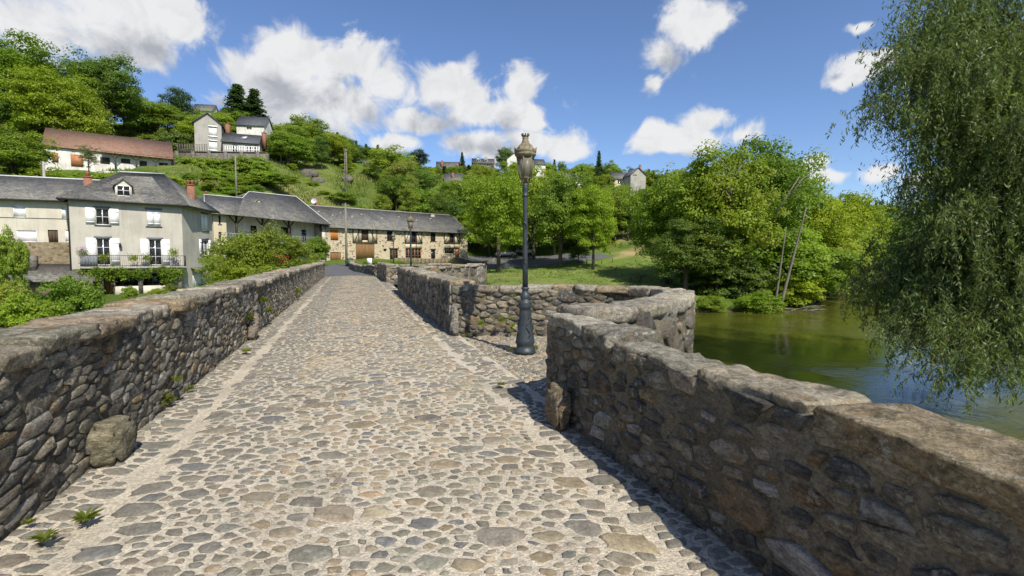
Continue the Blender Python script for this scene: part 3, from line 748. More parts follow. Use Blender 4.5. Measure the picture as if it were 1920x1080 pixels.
wall('stone_parapet', 'short parapet between the second and third refuge of the bridge', r3, .45, lambda s: 1.05, gxy, 'rubble_left', PAL_LEFT, 606,
     rr=(.08, .15), ax=1.5, ang=R(70), gap=.015, prot=.03, cap=(.5, 1.0, .14), side=1, mortar='mortar_dark', down=5.0, capres=(5, 4, 2), grid=.12, density=14)
b3a, b3b = rd(HWID, 40.5), rd(HWID, 45)
r4 = [b3a, (b3a.x + 1.5, b3a.y + 1.2), (b3a.x + 1.6, b3a.y + 2.8), b3b, (-16.2, 50), (-18.9, 56), (-21.3, 64)]
wall('stone_parapet', 'farthest low parapet that dips and then climbs towards the village street', r4, .42, lambda s: .85 if s < 12 else .75, gxy, 'rubble_left', PAL_LEFT, 707,
     rr=(.1, .17), ax=1.5, gap=.015, prot=.025, cap=(.6, 1.1, .13), side=1, mortar='mortar_dark', down=3.0, capres=(4, 3, 2), grid=.15, density=12)

# ---------------------------------------------------------------- bridge body and paving
mb = MB()
outl = [rd(-HWID - .45, s) for s in (-6, 10, 20, 30, 40)]
right = [rd(HWID + .2, -6), rd(HWID + .2, 5.2), Vector((1.3, 5.4)), Vector((2.55, 7.2)), Vector((2.95, 8.4)), Vector((2.9, 9.2)), Vector((2.4, 9.95)), rd(HWID + .2, 10.4), rd(HWID + .2, 22.3), Vector((-2.5, 27.6)), Vector((-1.9, 29.2)), Vector((-2.3, 30.2)), rd(HWID + .2, 30.6), rd(HWID + .2, 40)]
loop = right + outl[::-1]
top = [(p.x, p.y, gz(p.y) - .45) for p in loop]; bot = [(p.x, p.y, -5.2) for p in loop]; n = len(loop)
mb.add(top + bot, [tuple(range(n))] + [(i, i + n, (i + 1) % n + n, (i + 1) % n) for i in range(n)])
mb.build('bridge_body', M['grey_stone'], kind='structure')
# mortar bed
root_road = None
na_, ns_ = 60, 420
V = []; ss = np.concatenate([np.linspace(-6, 1, 20, endpoint=False), np.linspace(1, 12, 200, endpoint=False), np.linspace(12, 41.5, 120)])
aa = np.linspace(-2.12, 2.12, 86)
def camber(a): return -.035 * (abs(a) / 2) ** 2 - .02 * math.exp(-((abs(a) - 1.62) / .16) ** 2)
for s in ss:
    for a in aa:
        p = rd(a, s); q = Vector((p.x, p.y, 0))
        V.append((p.x, p.y, gz(p.y) + camber(a) + noise.noise(q * 1.1) * .012 + noise.noise(q * 5) * .006 + noise.noise(q * 17) * .003))
ns_, na_ = len(ss), len(aa); idx = np.arange(ns_ * na_).reshape(ns_, na_)
Fq = np.stack([idx[:-1, :-1], idx[:-1, 1:], idx[1:, 1:], idx[1:, :-1]], -1).reshape(-1, 4)
bedo = link('bridge_paving', mesh_np('bridge_paving', V, Fq, M['mortar_road'], smooth=True), kind='structure')
# bay floor
bf = [(c0.x - .3, c0.y - .25), (1.2, 5.6), (1.9, 6.3), (2.45, 7.3), (2.8, 8.4), (2.8, 9.2), (2.4, 9.85), (1.2, 10.05), (rd(HWID, S2).x - .1, rd(HWID, S2).y + .2), (rd(1.9, 7.8).x, rd(1.9, 7.8).y)]
def zbay(x, y):
    a = (Vector((x, y)) - rd(0, 0)).dot(N2); k = min(1, max(0, (a - 2.0) / .7)); return -.055 + .065 * k + noise.noise(Vector((x, y, 0)) * 1.3) * .012
mb = MB()
cx_, cy_ = .9, 8.0; V = [(cx_, cy_, zbay(.9, 8.0))]; rings = 26
for k in range(1, rings + 1):
    for i in range(len(bf)):
        a = Vector(bf[i]); b = Vector(bf[(i + 1) % len(bf)])
        for j in range(8):
            p = a.lerp(b, j / 8); x = cx_ + (p.x - cx_) * k / rings; y = cy_ + (p.y - cy_) * k / rings
            V.append((x, y, zbay(x, y) + noise.noise(Vector((x, y, 0)) * 5) * .004))
m_ = len(bf) * 8; Fc = [(0, 1 + i, 1 + (i + 1) % m_) for i in range(m_)]
for k in range(rings - 1):
    for i in range(m_): Fc.append((1 + k * m_ + i, 1 + (k + 1) * m_ + i, 1 + (k + 1) * m_ + (i + 1) % m_, 1 + k * m_ + (i + 1) % m_))
bayo = link('refuge_paving', mesh_np('refuge_paving', V, Fc, M['mortar_road'], smooth=True), kind='structure')
def inpoly(x, y, P):
    c = False
    for i in range(len(P)):
        a, b = P[i], P[i - 1]
        if (a[1] > y) != (b[1] > y) and x < (b[0] - a[0]) * (y - a[1]) / (b[1] - a[1]) + a[0]: c = not c
    return c
r_ = random.Random(42); cob = []
def keepc(x, y):
    a = x - 1.97
    if -1.66 < a < -1.38: return False
    if 1.50 < a < 1.72: return noise.noise(Vector((x * 2, y * 2, 4))) > .25
    return noise.noise(Vector((x * 1.5, y * 1.5, 0))) > -.6 and noise.noise(Vector((x * 5, y * 5, 2))) > -.55
def mpc(x, y, h):
    a = x - 1.97; s = y; p = rd(a, s); q = Vector((p.x, p.y, 0))
    return (p.x, p.y, gz(p.y) + camber(a) + noise.noise(q * 1.1) * .012 + h)
for (lo, hi, rmn, rmx, dens, sd, an) in ((1.2, 5.6, .026, .108, 34, 60, .12), (5.6, 11, .027, .10, 34, 61, .12), (11, 20, .036, .09, 20, 62, .0), (20, 41, .06, .12, 12, 63, 0)):
    for st in stones(3.94, hi, 1.5 if hi < 6 else 1.6, R(-20) if hi < 6 else R(8), rmn, rmx, sd, dens, .0165, .12 if hi < 6 else .14, keepc, 1.75, 1, t0=lo, cc_=.12):
        a = st[0] - 1.97; side_ = a < -1.38
        h = r_.uniform(.002, .010) if not side_ else r_.uniform(.002, .008)
        v, f = stone_geo(st, mpc, h, .0045, .03, r_, .03)
        c = pick(PAL_ROAD, r_)
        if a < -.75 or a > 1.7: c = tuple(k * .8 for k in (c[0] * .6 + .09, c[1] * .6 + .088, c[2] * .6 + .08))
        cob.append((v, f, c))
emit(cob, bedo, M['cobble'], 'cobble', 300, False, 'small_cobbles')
cob = []
def mpb(x, y, h): X, Y = x - 1.6, y; return (X, Y, zbay(X, Y) + .004 + h)
rl = lambda x, y: inpoly(x - 1.6, y, bf) and (Vector((x - 1.6, y)) - rd(0, 0)).dot(N2) > 2.1
for st in stones(4.6, 10.2, 1.5, R(-15), .03, .085, 77, 26, .0135, .2, rl, 1.8, 1, t0=5.2, cc_=.2):
    v, f = stone_geo(st, mpb, r_.uniform(.003, .011), .005, .03, r_, .03); cob.append((v, f, pick(PAL_ROAD, r_)))
emit(cob, bayo, M['cobble'], 'cobble', 300, False, 'small_cobbles')
# street beyond the bridge
mb = MB(); cl = [(-13.1, 39), (-15.0, 43), (-18.0, 50), (-20.8, 57), (-22.8, 63), (-23.5, 69), (-22.5, 74)]
Lp, Rp = offset(cl, -2.0), offset(cl, 1.9); n = len(cl)
mb.add([(p.x, p.y, gz(p.y) + .0) for p in Lp] + [(p.x, p.y, gz(p.y) + .0) for p in Rp], [(i, n + i, n + i + 1, i + 1) for i in range(n - 1)])
mb.build('village_street', M['asphalt'], kind='structure')

# guard stones
def gstone(label, px, py, w_, h_, dpt, lean=0.0, seed=1, tint=(.2, .19, .165), yaw=None, lay=.0):
    d = (EYE - .02) * F / (py - 490); p = at(px, py, d); yaw = math.atan2(N2.y, N2.x) if yaw is None else yaw; p.x += 0
    X = Vector((math.cos(yaw), math.sin(yaw))); Y = Vector((-X.y, X.x))
    def mp(x, y, z):
        k = 1 - .35 * max(0, z / h_) ** 1.6; x = x * k; y = y * k + lean * z
        return (X.x * x + Y.x * y, X.y * x + Y.y * y, z + h_ / 2 - .04)
    V, Fc = rock_pts(mp, dpt / 2, w_ / 2, h_ / 2 + .02, (8, 8, 10), seed, .06, .5)
    me = mesh_np('guard_stone', V, Fc, M['rubble_left'], np.tile(tint, (len(V), 1)), True)
    o = link('guard_stone', me, None, label=label, cat='guard stone', group='guard stones against the parapets'); o.location = (p.x, p.y, gz(p.y)); return o
gstone('squat mossy boulder against the near left parapet', 214, 862, .38, .34, .24, 0, 3, (.20, .18, .12))
gstone('upright slab leaning on the left parapet beside yellow weeds', 478, 640, .34, .52, .16, 0, 4, (.22, .19, .15))
gstone('brown standing slab at the foot of the near right parapet corner', 1048, 800, .34, .42, .17, 0, 5, (.20, .155, .10))
gstone('pointed grey slab at the corner where the middle parapet meets the refuge', 852, 631, .36, .62, .16, .05, 6, (.2, .19, .16))
gstone('rounded guard stone halfway along the middle parapet', 778, 568, .5, .62, .2, 0, 7)
gstone('pale upright slab at the mouth of the second refuge', 731, 531, .7, .95, .2, 0, 8, (.26, .25, .22))

# ---------------------------------------------------------------- buildings
class Face:
    def __init__(s, a, b):
        s.a = Vector((a[0], a[1])); d = Vector((b[0], b[1])) - s.a; s.L = d.length; s.e = d / s.L
        n = Vector((s.e.y, -s.e.x)); s.n = n if n.dot(-s.a) > 0 else -n
    def st(s, px, py):
        u = (px - 960) / F; v = (540 - py) / F
        D = Vector((u, math.cos(PITCH) + v * math.sin(PITCH), -math.sin(PITCH) + v * math.cos(PITCH)))
        k = s.a.dot(s.n) / (D.x * s.n.x + D.y * s.n.y)
        q = Vector((D.x * k, D.y * k)) - s.a; return q.dot(s.e), EYE + D.z * k
    def rect(s, x0, y0, x1, y1):
        ym = (y0 + y1) / 2; xm = (x0 + x1) / 2
        return s.st(x0, ym)[0], s.st(x1, ym)[0], s.st(xm, y1)[1], s.st(xm, y0)[1]
    def P(s, t_, z, h=0.0): q = s.a + s.e * t_ + s.n * h; return Vector((q.x, q.y, z))
def fbox(mb, f, s0, s1, z0, z1, h0, h1):
    p = [f.P(s0, z0, h1), f.P(s1, z0, h1), f.P(s1, z0, h0), f.P(s0, z0, h0), f.P(s0, z1, h1), f.P(s1, z1, h1), f.P(s1, z1, h0), f.P(s0, z1, h0)]
    mb.hexa(p)
def fbar(mb, f, s0, z0, s1, z1, w_, h0=0.0, h1=.05):
    d = Vector((s1 - s0, z1 - z0)).normalized() * (w_ / 2); q = Vector((-d.y, d.x))
    c = [(s0 - q.x, z0 - q.y), (s1 - q.x, z1 - q.y), (s1 + q.x, z1 + q.y), (s0 + q.x, z0 + q.y)]
    mb.hexa([f.P(a, b, h1) for a, b in c] + [f.P(a, b, h0) for a, b in c])
def wallface(mb, f, z0, z1, holes=(), rev=.2, s0=0.0, s1=None, ztop=None):
    """a facade with real openings and reveals"""
    s1 = f.L if s1 is None else s1; dark = []
    hs = []
    for (a, b, c, d) in holes:
        a, b, c, d = max(a, s0 + .02), min(b, s1 - .02), max(c, z0 + .02), min(d, z1 - .05)
        if b > a and d > c: hs.append((a, b, c, d))
    xs = sorted({s0, s1} | {q for h in hs for q in h[:2]}); zs = sorted({z0, z1} | {q for h in hs for q in h[2:]})
    for i in range(len(xs) - 1):
        for j in range(len(zs) - 1):
            cx, cz = (xs[i] + xs[i + 1]) / 2, (zs[j] + zs[j + 1]) / 2
            if any(h[0] < cx < h[1] and h[2] < cz < h[3] for h in hs): continue
            mb.add([f.P(xs[i], zs[j]), f.P(xs[i + 1], zs[j]), f.P(xs[i + 1], zs[j + 1]), f.P(xs[i], zs[j + 1])], [(0, 1, 2, 3)])
    for (a, b, c, d) in hs:
        P0 = [f.P(a, c), f.P(b, c), f.P(b, d), f.P(a, d)]; P1 = [f.P(a, c, -rev), f.P(b, c, -rev), f.P(b, d, -rev), f.P(a, d, -rev)]
        mb.add(P0 + P1, [(0, 1, 5, 4), (1, 2, 6, 5), (2, 3, 7, 6), (3, 0, 4, 7)])
def window(root, f, r, kind='sash', frame='white_paint', pane='glass', shut=None, sh_mat='white_paint', lintel=None, sill='sill', cols=2, rows_=2, label=None, fw=.05, deep=.16, name='window'):
    """r = (s0, s1, z0, z1). kind: sash | door | closed (shutters over the opening)"""
    a, b, c, d = r; mb = MB()
    fbox(mb, f, a, a + fw, c, d, -deep, -deep + .07); fbox(mb, f, b - fw, b, c, d, -deep, -deep + .07)
    fbox(mb, f, a + fw, b - fw, d - fw, d, -deep, -deep + .07); fbox(mb, f, a + fw, b - fw, c, c + fw, -deep, -deep + .07)
    for i in range(1, cols):
        x = a + (b - a) * i / cols; fbox(mb, f, x - fw * .5, x + fw * .5, c + fw, d - fw, -deep, -deep + .06)
    for j in range(1, rows_):
        z = c + (d - c) * j / rows_
        for i in range(cols):
            x0 = a + (b - a) * i / cols + fw * .6; x1 = a + (b - a) * (i + 1) / cols - fw * .6
            fbox(mb, f, x0, x1, z - .018, z + .018, -deep, -deep + .05)
    wo = mb.build(name, M[frame], root, **({'label': label} if label else {}))
    p = MB(); fbox(p, f, a + .01, b - .01, c + .01, d - .01, -deep - .05, -deep + .02); p.build('pane', M[pane], wo)
    if sill:
        q = MB(); fbox(q, f, a - .1, b + .1, c - .09, c - .004, -deep, .08); q.build('sill', M[sill], wo)
    if lintel:
        q = MB(); fbox(q, f, a - .14, b + .14, d + .003, d + .2, -.05, .012); q.build('lintel', M[lintel], wo)
    if kind == 'closed':
        m_ = (a + b) / 2
        for (x0, x1) in ((a + .005, m_ - .006), (m_ + .006, b - .005)):
            q = MB(); fbox(q, f, x0, x1, c + .02, d - .02, -.05, -.012)
            for z in (c + (d - c) * .15, c + (d - c) * .83): fbox(q, f, x0 + .02, x1 - .02, z - .04, z + .04, -.012, .006)
            q.build('shutter', M[sh_mat], wo)
    if shut:
        w_ = shut
        for (x0, x1) in ((a - w_ - .02, a - .02), (b + .02, b + w_ + .02)):
            q = MB(); fbox(q, f, x0, x1, c + .02, d + .02, .012, .045)
            for z in (c + (d - c) * .15, c + (d - c) * .83): fbox(q, f, x0 + .03, x1 - .03, z - .04, z + .04, .045, .06)
            q.build('shutter', M[sh_mat], wo)
    return wo
def boards(root, f, r, mat, name='door', n=None, label=None, deep=.1, mid=True):
    a, b, c, d = r; n = n or max(2, int((b - a) / .22)); w_ = (b - a) / n; o = None
    mb = MB(); fbox(mb, f, a + .01, b - .01, c, d, -deep - .05, -deep - .02)
    o = mb.build(name, M['dark_wood'], root, **({'label': label} if label else {}))
    for i in range(n):
        q = MB(); fbox(q, f, a + i * w_ + .008, a + (i + 1) * w_ - .008, c + .01, d - .01, -deep - .02, -deep + .012 + .008 * (i % 2)); q.build('plank', M[mat], o)
    return o
def roof(mb, quads, t_=.14):
    """each quad/tri is a slab of thickness t_"""
    for q in quads:
        q = [Vector(p) for p in q]; n = (q[1] - q[0]).cross(q[2] - q[0]).normalized()
        if n.z < 0: q = q[::-1]; n = -n
        lo = [p - Vector((0, 0, t_)) for p in q]; k = len(q)
        mb.add(q + lo, [tuple(range(k)), tuple(range(2 * k - 1, k - 1, -1))] + [(i, i + k, (i + 1) % k + k, (i + 1) % k) for i in range(k)])
def chimney(root, p, w_, d_, h_, mat='brick', pots=1, rz=0.0, below=1.0):
    mb = MB(); mb.box((p[0], p[1], p[2] + (h_ - below) / 2), (w_, d_, h_ + below), rz); mb.box((p[0], p[1], p[2] + h_ + .05), (w_ + .1, d_ + .1, .1), rz)
    o = mb.build('chimney', M[mat], root)
    for i in range(pots):
        x = (i - (pots - 1) / 2) * .3; q = MB(); q.lathe((p[0] + math.cos(rz) * x, p[1] + math.sin(rz) * x, p[2] + h_ + .1), [(.13, 0), (.11, .3), (.14, .33), (.14, .4)], 10); q.build('chimney_pot', M['terracotta'], o)
    return o
def dormer(root, base, e, n, w_, h_, dep, rmat='slate', fmat='plaster_pale', frm='white_paint'):
    """base: middle of the sill on the roof; e along the eave, n towards the viewer"""
    e = Vector((e.x, e.y)); n = Vector((n.x, n.y)); a = Vector((base[0], base[1])) - e * (w_ / 2); f = Face(a, a + e * w_)
    z = base[2]; mb = MB()
    fbox(mb, f, 0, w_, z - .3, z + h_, -dep, -.02); mb.add([f.P(0, z + h_, -.02), f.P(w_, z + h_, -.02), f.P(w_ / 2, z + h_ + w_ * .45, -.02)], [(0, 1, 2)])
    o = mb.build('dormer', M[fmat], root)
    q = MB(); o_ = .14; top = z + h_ + w_ * .45
    roof(q, [[f.P(-o_, z + h_ - .1, .15), f.P(w_ / 2, top + .06, .15), f.P(w_ / 2, top + .06, -dep), f.P(-o_, z + h_ - .1, -dep)],
             [f.P(w_ + o_, z + h_ - .1, .15), f.P(w_ / 2, top + .06, .15), f.P(w_ / 2, top + .06, -dep), f.P(w_ + o_, z + h_ - .1, -dep)]], .07)
    q.build('dormer_roof', M[rmat], o)
    q = MB(); i = .1
    for (s0, s1, z0, z1) in ((i, i + .06, z, z + h_ - .08), (w_ - i - .06, w_ - i, z, z + h_ - .08), (i, w_ - i, z - .0, z + .06), (i, w_ - i, z + h_ - .14, z + h_ - .08), (w_ / 2 - .025, w_ / 2 + .025, z, z + h_ - .08), (i, w_ - i, z + h_ * .5 - .02, z + h_ * .5 + .02)):
        fbox(q, f, s0, s1, z0, z1, -.0, .05)
    q.build('dormer_frame', M[frm], o)
    q = MB(); fbox(q, f, i, w_ - i, z + .02, z + h_ - .1, -.01, .012); q.build('pane', M['glass'], o)
def Z(v, z): return Vector((v[0], v[1], z))
def hipwalls(mb, fp, z0, z1, skip=()):
    n = len(fp)
    for i in range(n):
        if i in skip: continue
        a, b = fp[i], fp[(i + 1) % n]; mb.add([Z(a, z0), Z(b, z0), Z(b, z1), Z(a, z1)], [(0, 1, 2, 3)])
def expand(fp, d):
    c = sum((Vector(p) for p in fp), Vector((0, 0))) / len(fp)
    return [Vector(p) + (Vector(p) - c).normalized() * d for p in fp]

# --- main beige house above the garden
A, B, C, D = (-36.7, 40), (-30.75, 45), (-31.5, 50.7), (-40.9, 46.1)
rt = empty('beige_house', (A[0], A[1], -1.4), 'beige three storey house with white shutters, a balcony and a hipped slate roof', 'house')
f1, f2 = Face(A, B), Face(B, C); zt = 6.95
W1 = [f1.rect(179, 391, 205, 421.5), f1.rect(275.5, 394, 301, 424), f1.rect(181, 447, 207, 497), f1.rect(279.5, 449, 303.5, 497)]
G1 = [f1.rect(195, 509, 213, 553), f1.rect(216, 512, 262, 540), f1.rect(268, 512, 320, 540)]
W2 = [f2.rect(378, 402, 390, 432), f2.rect(378.5, 450, 391, 479), f2.rect(361, 508, 379.5, 541)]
mb = MB(); wallface(mb, f1, -1.6, zt, W1 + G1); wallface(mb, f2, -1.6, zt, W2); hipwalls(mb, [A, B, C, D], -1.6, zt, (0, 1))
mb.build('wall', M['plaster_grey'], rt)
window(rt, f1, W1[0], shut=.62, lintel='grey_lintel'); window(rt, f1, W1[1], 'closed', lintel='grey_lintel')
window(rt, f1, W1[2], shut=.62, lintel='grey_lintel', rows_=3, sill=None); window(rt, f1, W1[3], shut=.58, lintel='grey_lintel', rows_=3, sill=None)
window(rt, f2, W2[0], 'closed', lintel='grey_lintel'); window(rt, f2, W2[1], shut=.5, lintel='grey_lintel', rows_=3)
boards(rt, f2, W2[2], 'white_paint', 'door', label='white garden door on the side wall')
mb = MB(); r_0 = W2[2]; roof(mb, [[f2.P(r_0[0] - .3, r_0[3] + .35, 0), f2.P(r_0[1] + .3, r_0[3] + .35, 0), f2.P(r_0[1] + .3, r_0[3] + .12, .8), f2.P(r_0[0] - .3, r_0[3] + .12, .8)]], .06); mb.build('porch_roof', M['slate'], rt)
boards(rt, f1, G1[0], 'brown_wood', 'door'); window(rt, f1, G1[1], frame='dark_wood', cols=3, rows_=1); window(rt, f1, G1[2], frame='dark_wood', cols=3, rows_=1)
R1 = at(225, 323, 45.2); R2 = at(308, 327, 48.4); E = expand([A, B, C, D], .8); ze = zt - .12
mb = MB(); roof(mb, [[Z(E[0], ze), Z(E[1], ze), R2, R1], [Z(E[1], ze), Z(E[2], ze), R2], [Z(E[2], ze), Z(E[3], ze), R1, R2], [Z(E[3], ze), Z(E[0], ze), R1]])
ro = mb.build('roof', M['slate'], rt)
mb = MB(); mb.tube([R1 + Vector((0, 0, .05)), R2 + Vector((0, 0, .05))], .07, 6); mb.build('ridge_cap', M['zinc'], ro)
mb = MB(); mb.tube([Z(E[0], ze - .12), Z(E[1], ze - .12), Z(E[2], ze - .12)], .07, 6); mb.tube([Z(E[0], ze - .14), f1.P(-.02, ze - .5, .1), f1.P(-.02, -1.4, .1)], .05, 6); mb.build('gutter', M['iron_black'], rt)
q = at(232, 368, 42.6); dormer(rt, (q.x, q.y, q.z), f1.e, f1.n, 1.15, 1.0, 2.2)
chimney(rt, at(165.5, 352, 44), .62, .5, .9, pots=1, rz=.7, below=2.5); chimney(rt, at(358, 378, 48), .62, .62, 1.55, pots=2, rz=.7, below=1.8)
# balcony
s0, s1, z0, z1 = f1.rect(151, 497, 340, 500); zb = z0
mb = MB(); fbox(mb, f1, s0, f1.L + .1, zb - .16, zb + .02, 0, 1.15); bal = mb.build('balcony', M['concrete'], rt)
mb = MB(); zt_ = zb + .98
s2 = f1.rect(183, 480, 340, 500)[0]
for z in (zb + .1, zt_): fbox(mb, f1, s0, f1.L + .08, z - .02, z + .02, 1.08, 1.12)
n = 46
for i in range(n + 1):
    x = s2 + (f1.L + .06 - s2) * i / n; fbox(mb, f1, x - .011, x + .011, zb + .02, zt_, 1.09, 1.112)
for hh in np.linspace(.05, 1.05, 8): fbox(mb, f1, f1.L + .06, f1.L + .08, zb + .02, zt_, hh, hh + .02)
mb.build('railing', M['iron_black'], bal)
for i in range(6):
    mb = MB(); w_ = (s2 - s0) / 6; fbox(mb, f1, s0 + i * w_ + .01, s0 + (i + 1) * w_ - .01, zb + .05, zt_ - .02, 1.075, 1.105); mb.build('panel', M['grey_lintel'], bal)
for px in (189, 262, 335):
    x = f1.st(px, 520)[0]; mb = MB(); fbox(mb, f1, x - .16, x + .16, -1.5, zb - .17, .78, 1.1); mb.build('balcony_post', M['grey_stone'], rt)
mb = MB(); fbox(mb, f1, f1.st(216, 545)[0], f1.st(318, 545)[0], -1.5, -.55, .8, 1.0); mb.build('low_wall', M['plaster_pale'], rt)
x, z = f1.st(225, 459); mb = MB(); fbox(mb, f1, x - .09, x + .09, z - .2, z + .1, .15, .33); fbox(mb, f1, x - .03, x + .03, z + .1, z + .18, -.02, .27); mb.build('wall_lantern', M['iron_black'], rt)

# --- neighbour on the left
A, B = (-52, 36.6), (-37.05, 42.4); f1 = Face(A, B); n2 = -f1.n * 9
rt = empty('long_house', (B[0], B[1], 3.2), 'pale long house with white roller blinds and a plain slate roof at the left edge', 'house')
zt = 6.95; Ws = [f1.rect(24, 384, 48.5, 408), f1.rect(115, 387, 133, 411), f1.rect(31, 432, 69, 454), f1.rect(90, 431, 109, 455), f1.rect(122, 431, 134, 454)]
C, D = (B[0] + n2.x, B[1] + n2.y), (A[0] + n2.x, A[1] + n2.y)
mb = MB(); wallface(mb, f1, 2.9, zt, Ws); hipwalls(mb, [A, B, C, D], 2.9, zt, (0,))
mb.build('wall', M['plaster_pale'], rt)
for i in (0, 1, 2, 4): window(rt, f1, Ws[i], 'sash', pane='white_paint', cols=1, rows_=1, label='window with its white blind down', deep=.1, sill=None)
boards(rt, f1, Ws[3], 'dark_wood', 'door', label='dark wooden door')
mA, mB_ = Vector(A) + Vector(n2).xy * .5, Vector(B) + Vector(n2).xy * .5; zr = at(100, 331, mA.lerp(mB_, .55).y).z
mb = MB(); up_ = Vector((f1.n.x, f1.n.y)) * .45
roof(mb, [[Z(Vector(A) + up_, zt - .1), Z(Vector(B) + up_ + f1.e * .1, zt - .1), Z(mB_ + f1.e * 2, zr), Z(mA, zr)], [Z(Vector(D) - up_, zt - .1), Z(Vector(C) - up_, zt - .1), Z(mB_ + f1.e * 2, zr), Z(mA, zr)]])
ro = mb.build('roof', M['slate'], rt)
mb = MB(); mb.tube([Z(mA, zr + .05), Z(mB_ + f1.e * 2, zr + .05)], .08, 6); mb.build('ridge_cap', M['zinc'], ro)
mb = MB(); mb.tube([f1.P(0, zt - .22, .5), f1.P(f1.L, zt - .22, .5)], .06, 6); mb.build('gutter', M['iron_black'], rt)
mb = MB(); s_, z_ = f1.st(60, 409); fbox(mb, f1, 0, f1.L, z_ - .02, z_ + .02, 0, .03); mb.build('cable', M['iron_black'], rt)
# terrace wall under it
f = Face((-52, 35.6), (-36.9, 41.3)); mb = MB(); fbox(mb, f, 0, f.L, -2.2, 3.2, -.9, 0)
mb.build('terrace_retainer', M['garden_stone'], label='mossy tan rubble retaining wall under the pale long house', cat='retaining wall')
# lean-to shed
f = Face((-40.0, 36.4), (-34.6, 39.5)); rt = empty('garden_shed', (-40, 38, -1.4), 'low stone shed with a slate lean-to roof below the retaining wall', 'shed')
mb = MB(); fbox(mb, f, 0, f.L, -1.6, .1, -2.2, 0); mb.build('wall', M['garden_stone'], rt)
mb = MB(); roof(mb, [[f.P(-.4, .05, .4), f.P(f.L + .3, .05, .4), f.P(f.L - .6, 1.35, -2.4), f.P(.8, 1.45, -2.4)]], .12); mb.build('roof', M['slate'], rt)
mb = MB(); q = f.P(2.2, 1.3, -1.6); mb.box((q.x, q.y, 1.4), (.7, .6, 1.3), .5); mb.build('chimney', M['grey_stone'], rt)
# garden stub wall
f = Face((-34.6, 36.2), (-32.9, 37.6)); mb = MB(); fbox(mb, f, 0, f.L, -1.6, .1, -.5, 0); mb.build('garden_stub', M['garden_stone'], label='short piece of tan dry stone wall in the garden', cat='garden wall')

# --- cream house with a loggia
A, B = (-36.3, 58.7), (-27.8, 72); f1 = Face(A, B); nb = -f1.n * 9; zt = 7.55
rt = empty('cream_house', (-31, 66, .8), 'cream house with a covered balcony under a broad slate roof with one orange dormer', 'house')
sL = f1.st(425, 440)[0]
C, D = (B[0] + nb.x, B[1] + nb.y), (A[0] + nb.x, A[1] + nb.y)
Ws = [f1.rect(400.5, 402, 404.5, 421), f1.rect(400.5, 434, 405.5, 452)]
mb = MB(); wallface(mb, f1, -.3, zt, [f1.rect(410, 404, 414, 420), f1.rect(410, 435, 415, 452)], s1=sL); hipwalls(mb, [A, B, C, D], -.3, zt, (0,)); mb.build('wall', M['plaster_cream'], rt)
fb = Face((A[0] - f1.n.x * 1.9, A[1] - f1.n.y * 1.9), (B[0] - f1.n.x * 1.9, B[1] - f1.n.y * 1.9))
Wb = [fb.rect(565.5, 430, 575.5, 452), fb.rect(590, 428, 602, 454), fb.rect(527, 426, 546, 448), fb.rect(470, 423, 482, 446), fb.rect(500, 425, 510, 446)]
mb = MB(); wallface(mb, fb, -.3, zt, Wb, s0=sL); mb.add([f1.P(sL, -.3), f1.P(sL, zt), f1.P(sL, zt, -1.9), f1.P(sL, -.3, -1.9)], [(0, 1, 2, 3)]); mb.build('balcony_wall', M['plaster_white'], rt)
window(rt, fb, Wb[0], cols=1, rows_=4, label='narrow white glazed door'); 
for i in (1, 2, 3, 4): window(rt, fb, Wb[i], frame='dark_wood', cols=2, rows_=1)
for i, (r) in enumerate([f1.rect(410, 404, 414, 420), f1.rect(410, 435, 415, 452)]): window(rt, f1, r, frame='dark_wood', cols=1, rows_=2)
zf = f1.st(590, 456.5)[1]; mb = MB(); fbox(mb, f1, sL, f1.L, zf - .25, zf, -1.9, .1); bal = mb.build('balcony', M['concrete'], rt)
mb = MB(); fbox(mb, f1, sL, f1.L, zf + .88, zf + .92, .02, .06)
for i in range(40): x = sL + (f1.L - sL) * i / 40; fbox(mb, f1, x, x + .02, zf, zf + .9, .03, .05)
mb.build('railing', M['zinc'], bal)
for px in (444, 493, 542, 602):
    x = f1.st(px, 430)[0]; mb = MB(); fbox(mb, f1, x - .1, x + .1, zf, zt - .1, -.16, .04)
    for sg in (-1, 1): fbar(mb, f1, x, zt - 1.3, x + sg * .9, zt - .25, .12, -.1, 0)
    mb.build('post', M['timber'], rt)
mb = MB(); fbox(mb, f1, f1.L - .6, f1.L, -.3, zt - .1, -1.9, .02); mb.build('end_pillar', M['plaster_pale'], rt)
mb = MB(); fbox(mb, f1, sL, f1.L, zt - .3, zt - .05, -.1, .12); mb.build('eave_beam', M['timber'], rt)
Rr = at(555, 369, 73); Rl = at(466.7, 360, 68); Rm = at(454.5, 372, 65.5); R0 = at(382.4, 365.5, 62.5)
Ea = f1.P(-1.2, zt - .15, .7); Em = f1.P(f1.st(440, 400)[0], zt - .15, .75); Eb = f1.P(f1.L + .15, zt - .45, .9)
bk = Vector((nb.x, nb.y, 0)) * 1.15
mb = MB(); roof(mb, [[Ea, Em, Rm, R0], [Em, Eb, Rr, Rl], [Em, Rl, Rm], [Eb, Z(Vector(C), zt), Rr], [Ea, R0, Z(Vector(D), zt)], [Z(Vector(D), zt), Z(Vector(C), zt), Rr, Rl], [R0, Rm, Z(Vector(D), zt)]])
ro = mb.build('roof', M['slate'], rt)
up_ = Vector((0, 0, .06)); mb = MB(); mb.tube([R0 + up_, Rm + up_, Rl + up_, Rr + up_, Eb + up_], .07, 6); mb.tube([R0 + up_, Ea + up_], .06, 6); mb.build('ridge_cap', M['zinc'], ro)
q = at(485.5, 397, 66.2); dormer(rt, (q.x, q.y, q.z), f1.e, f1.n, 1.3, 1.15, 2.4, fmat='plaster_cream', frm='orange_wood')
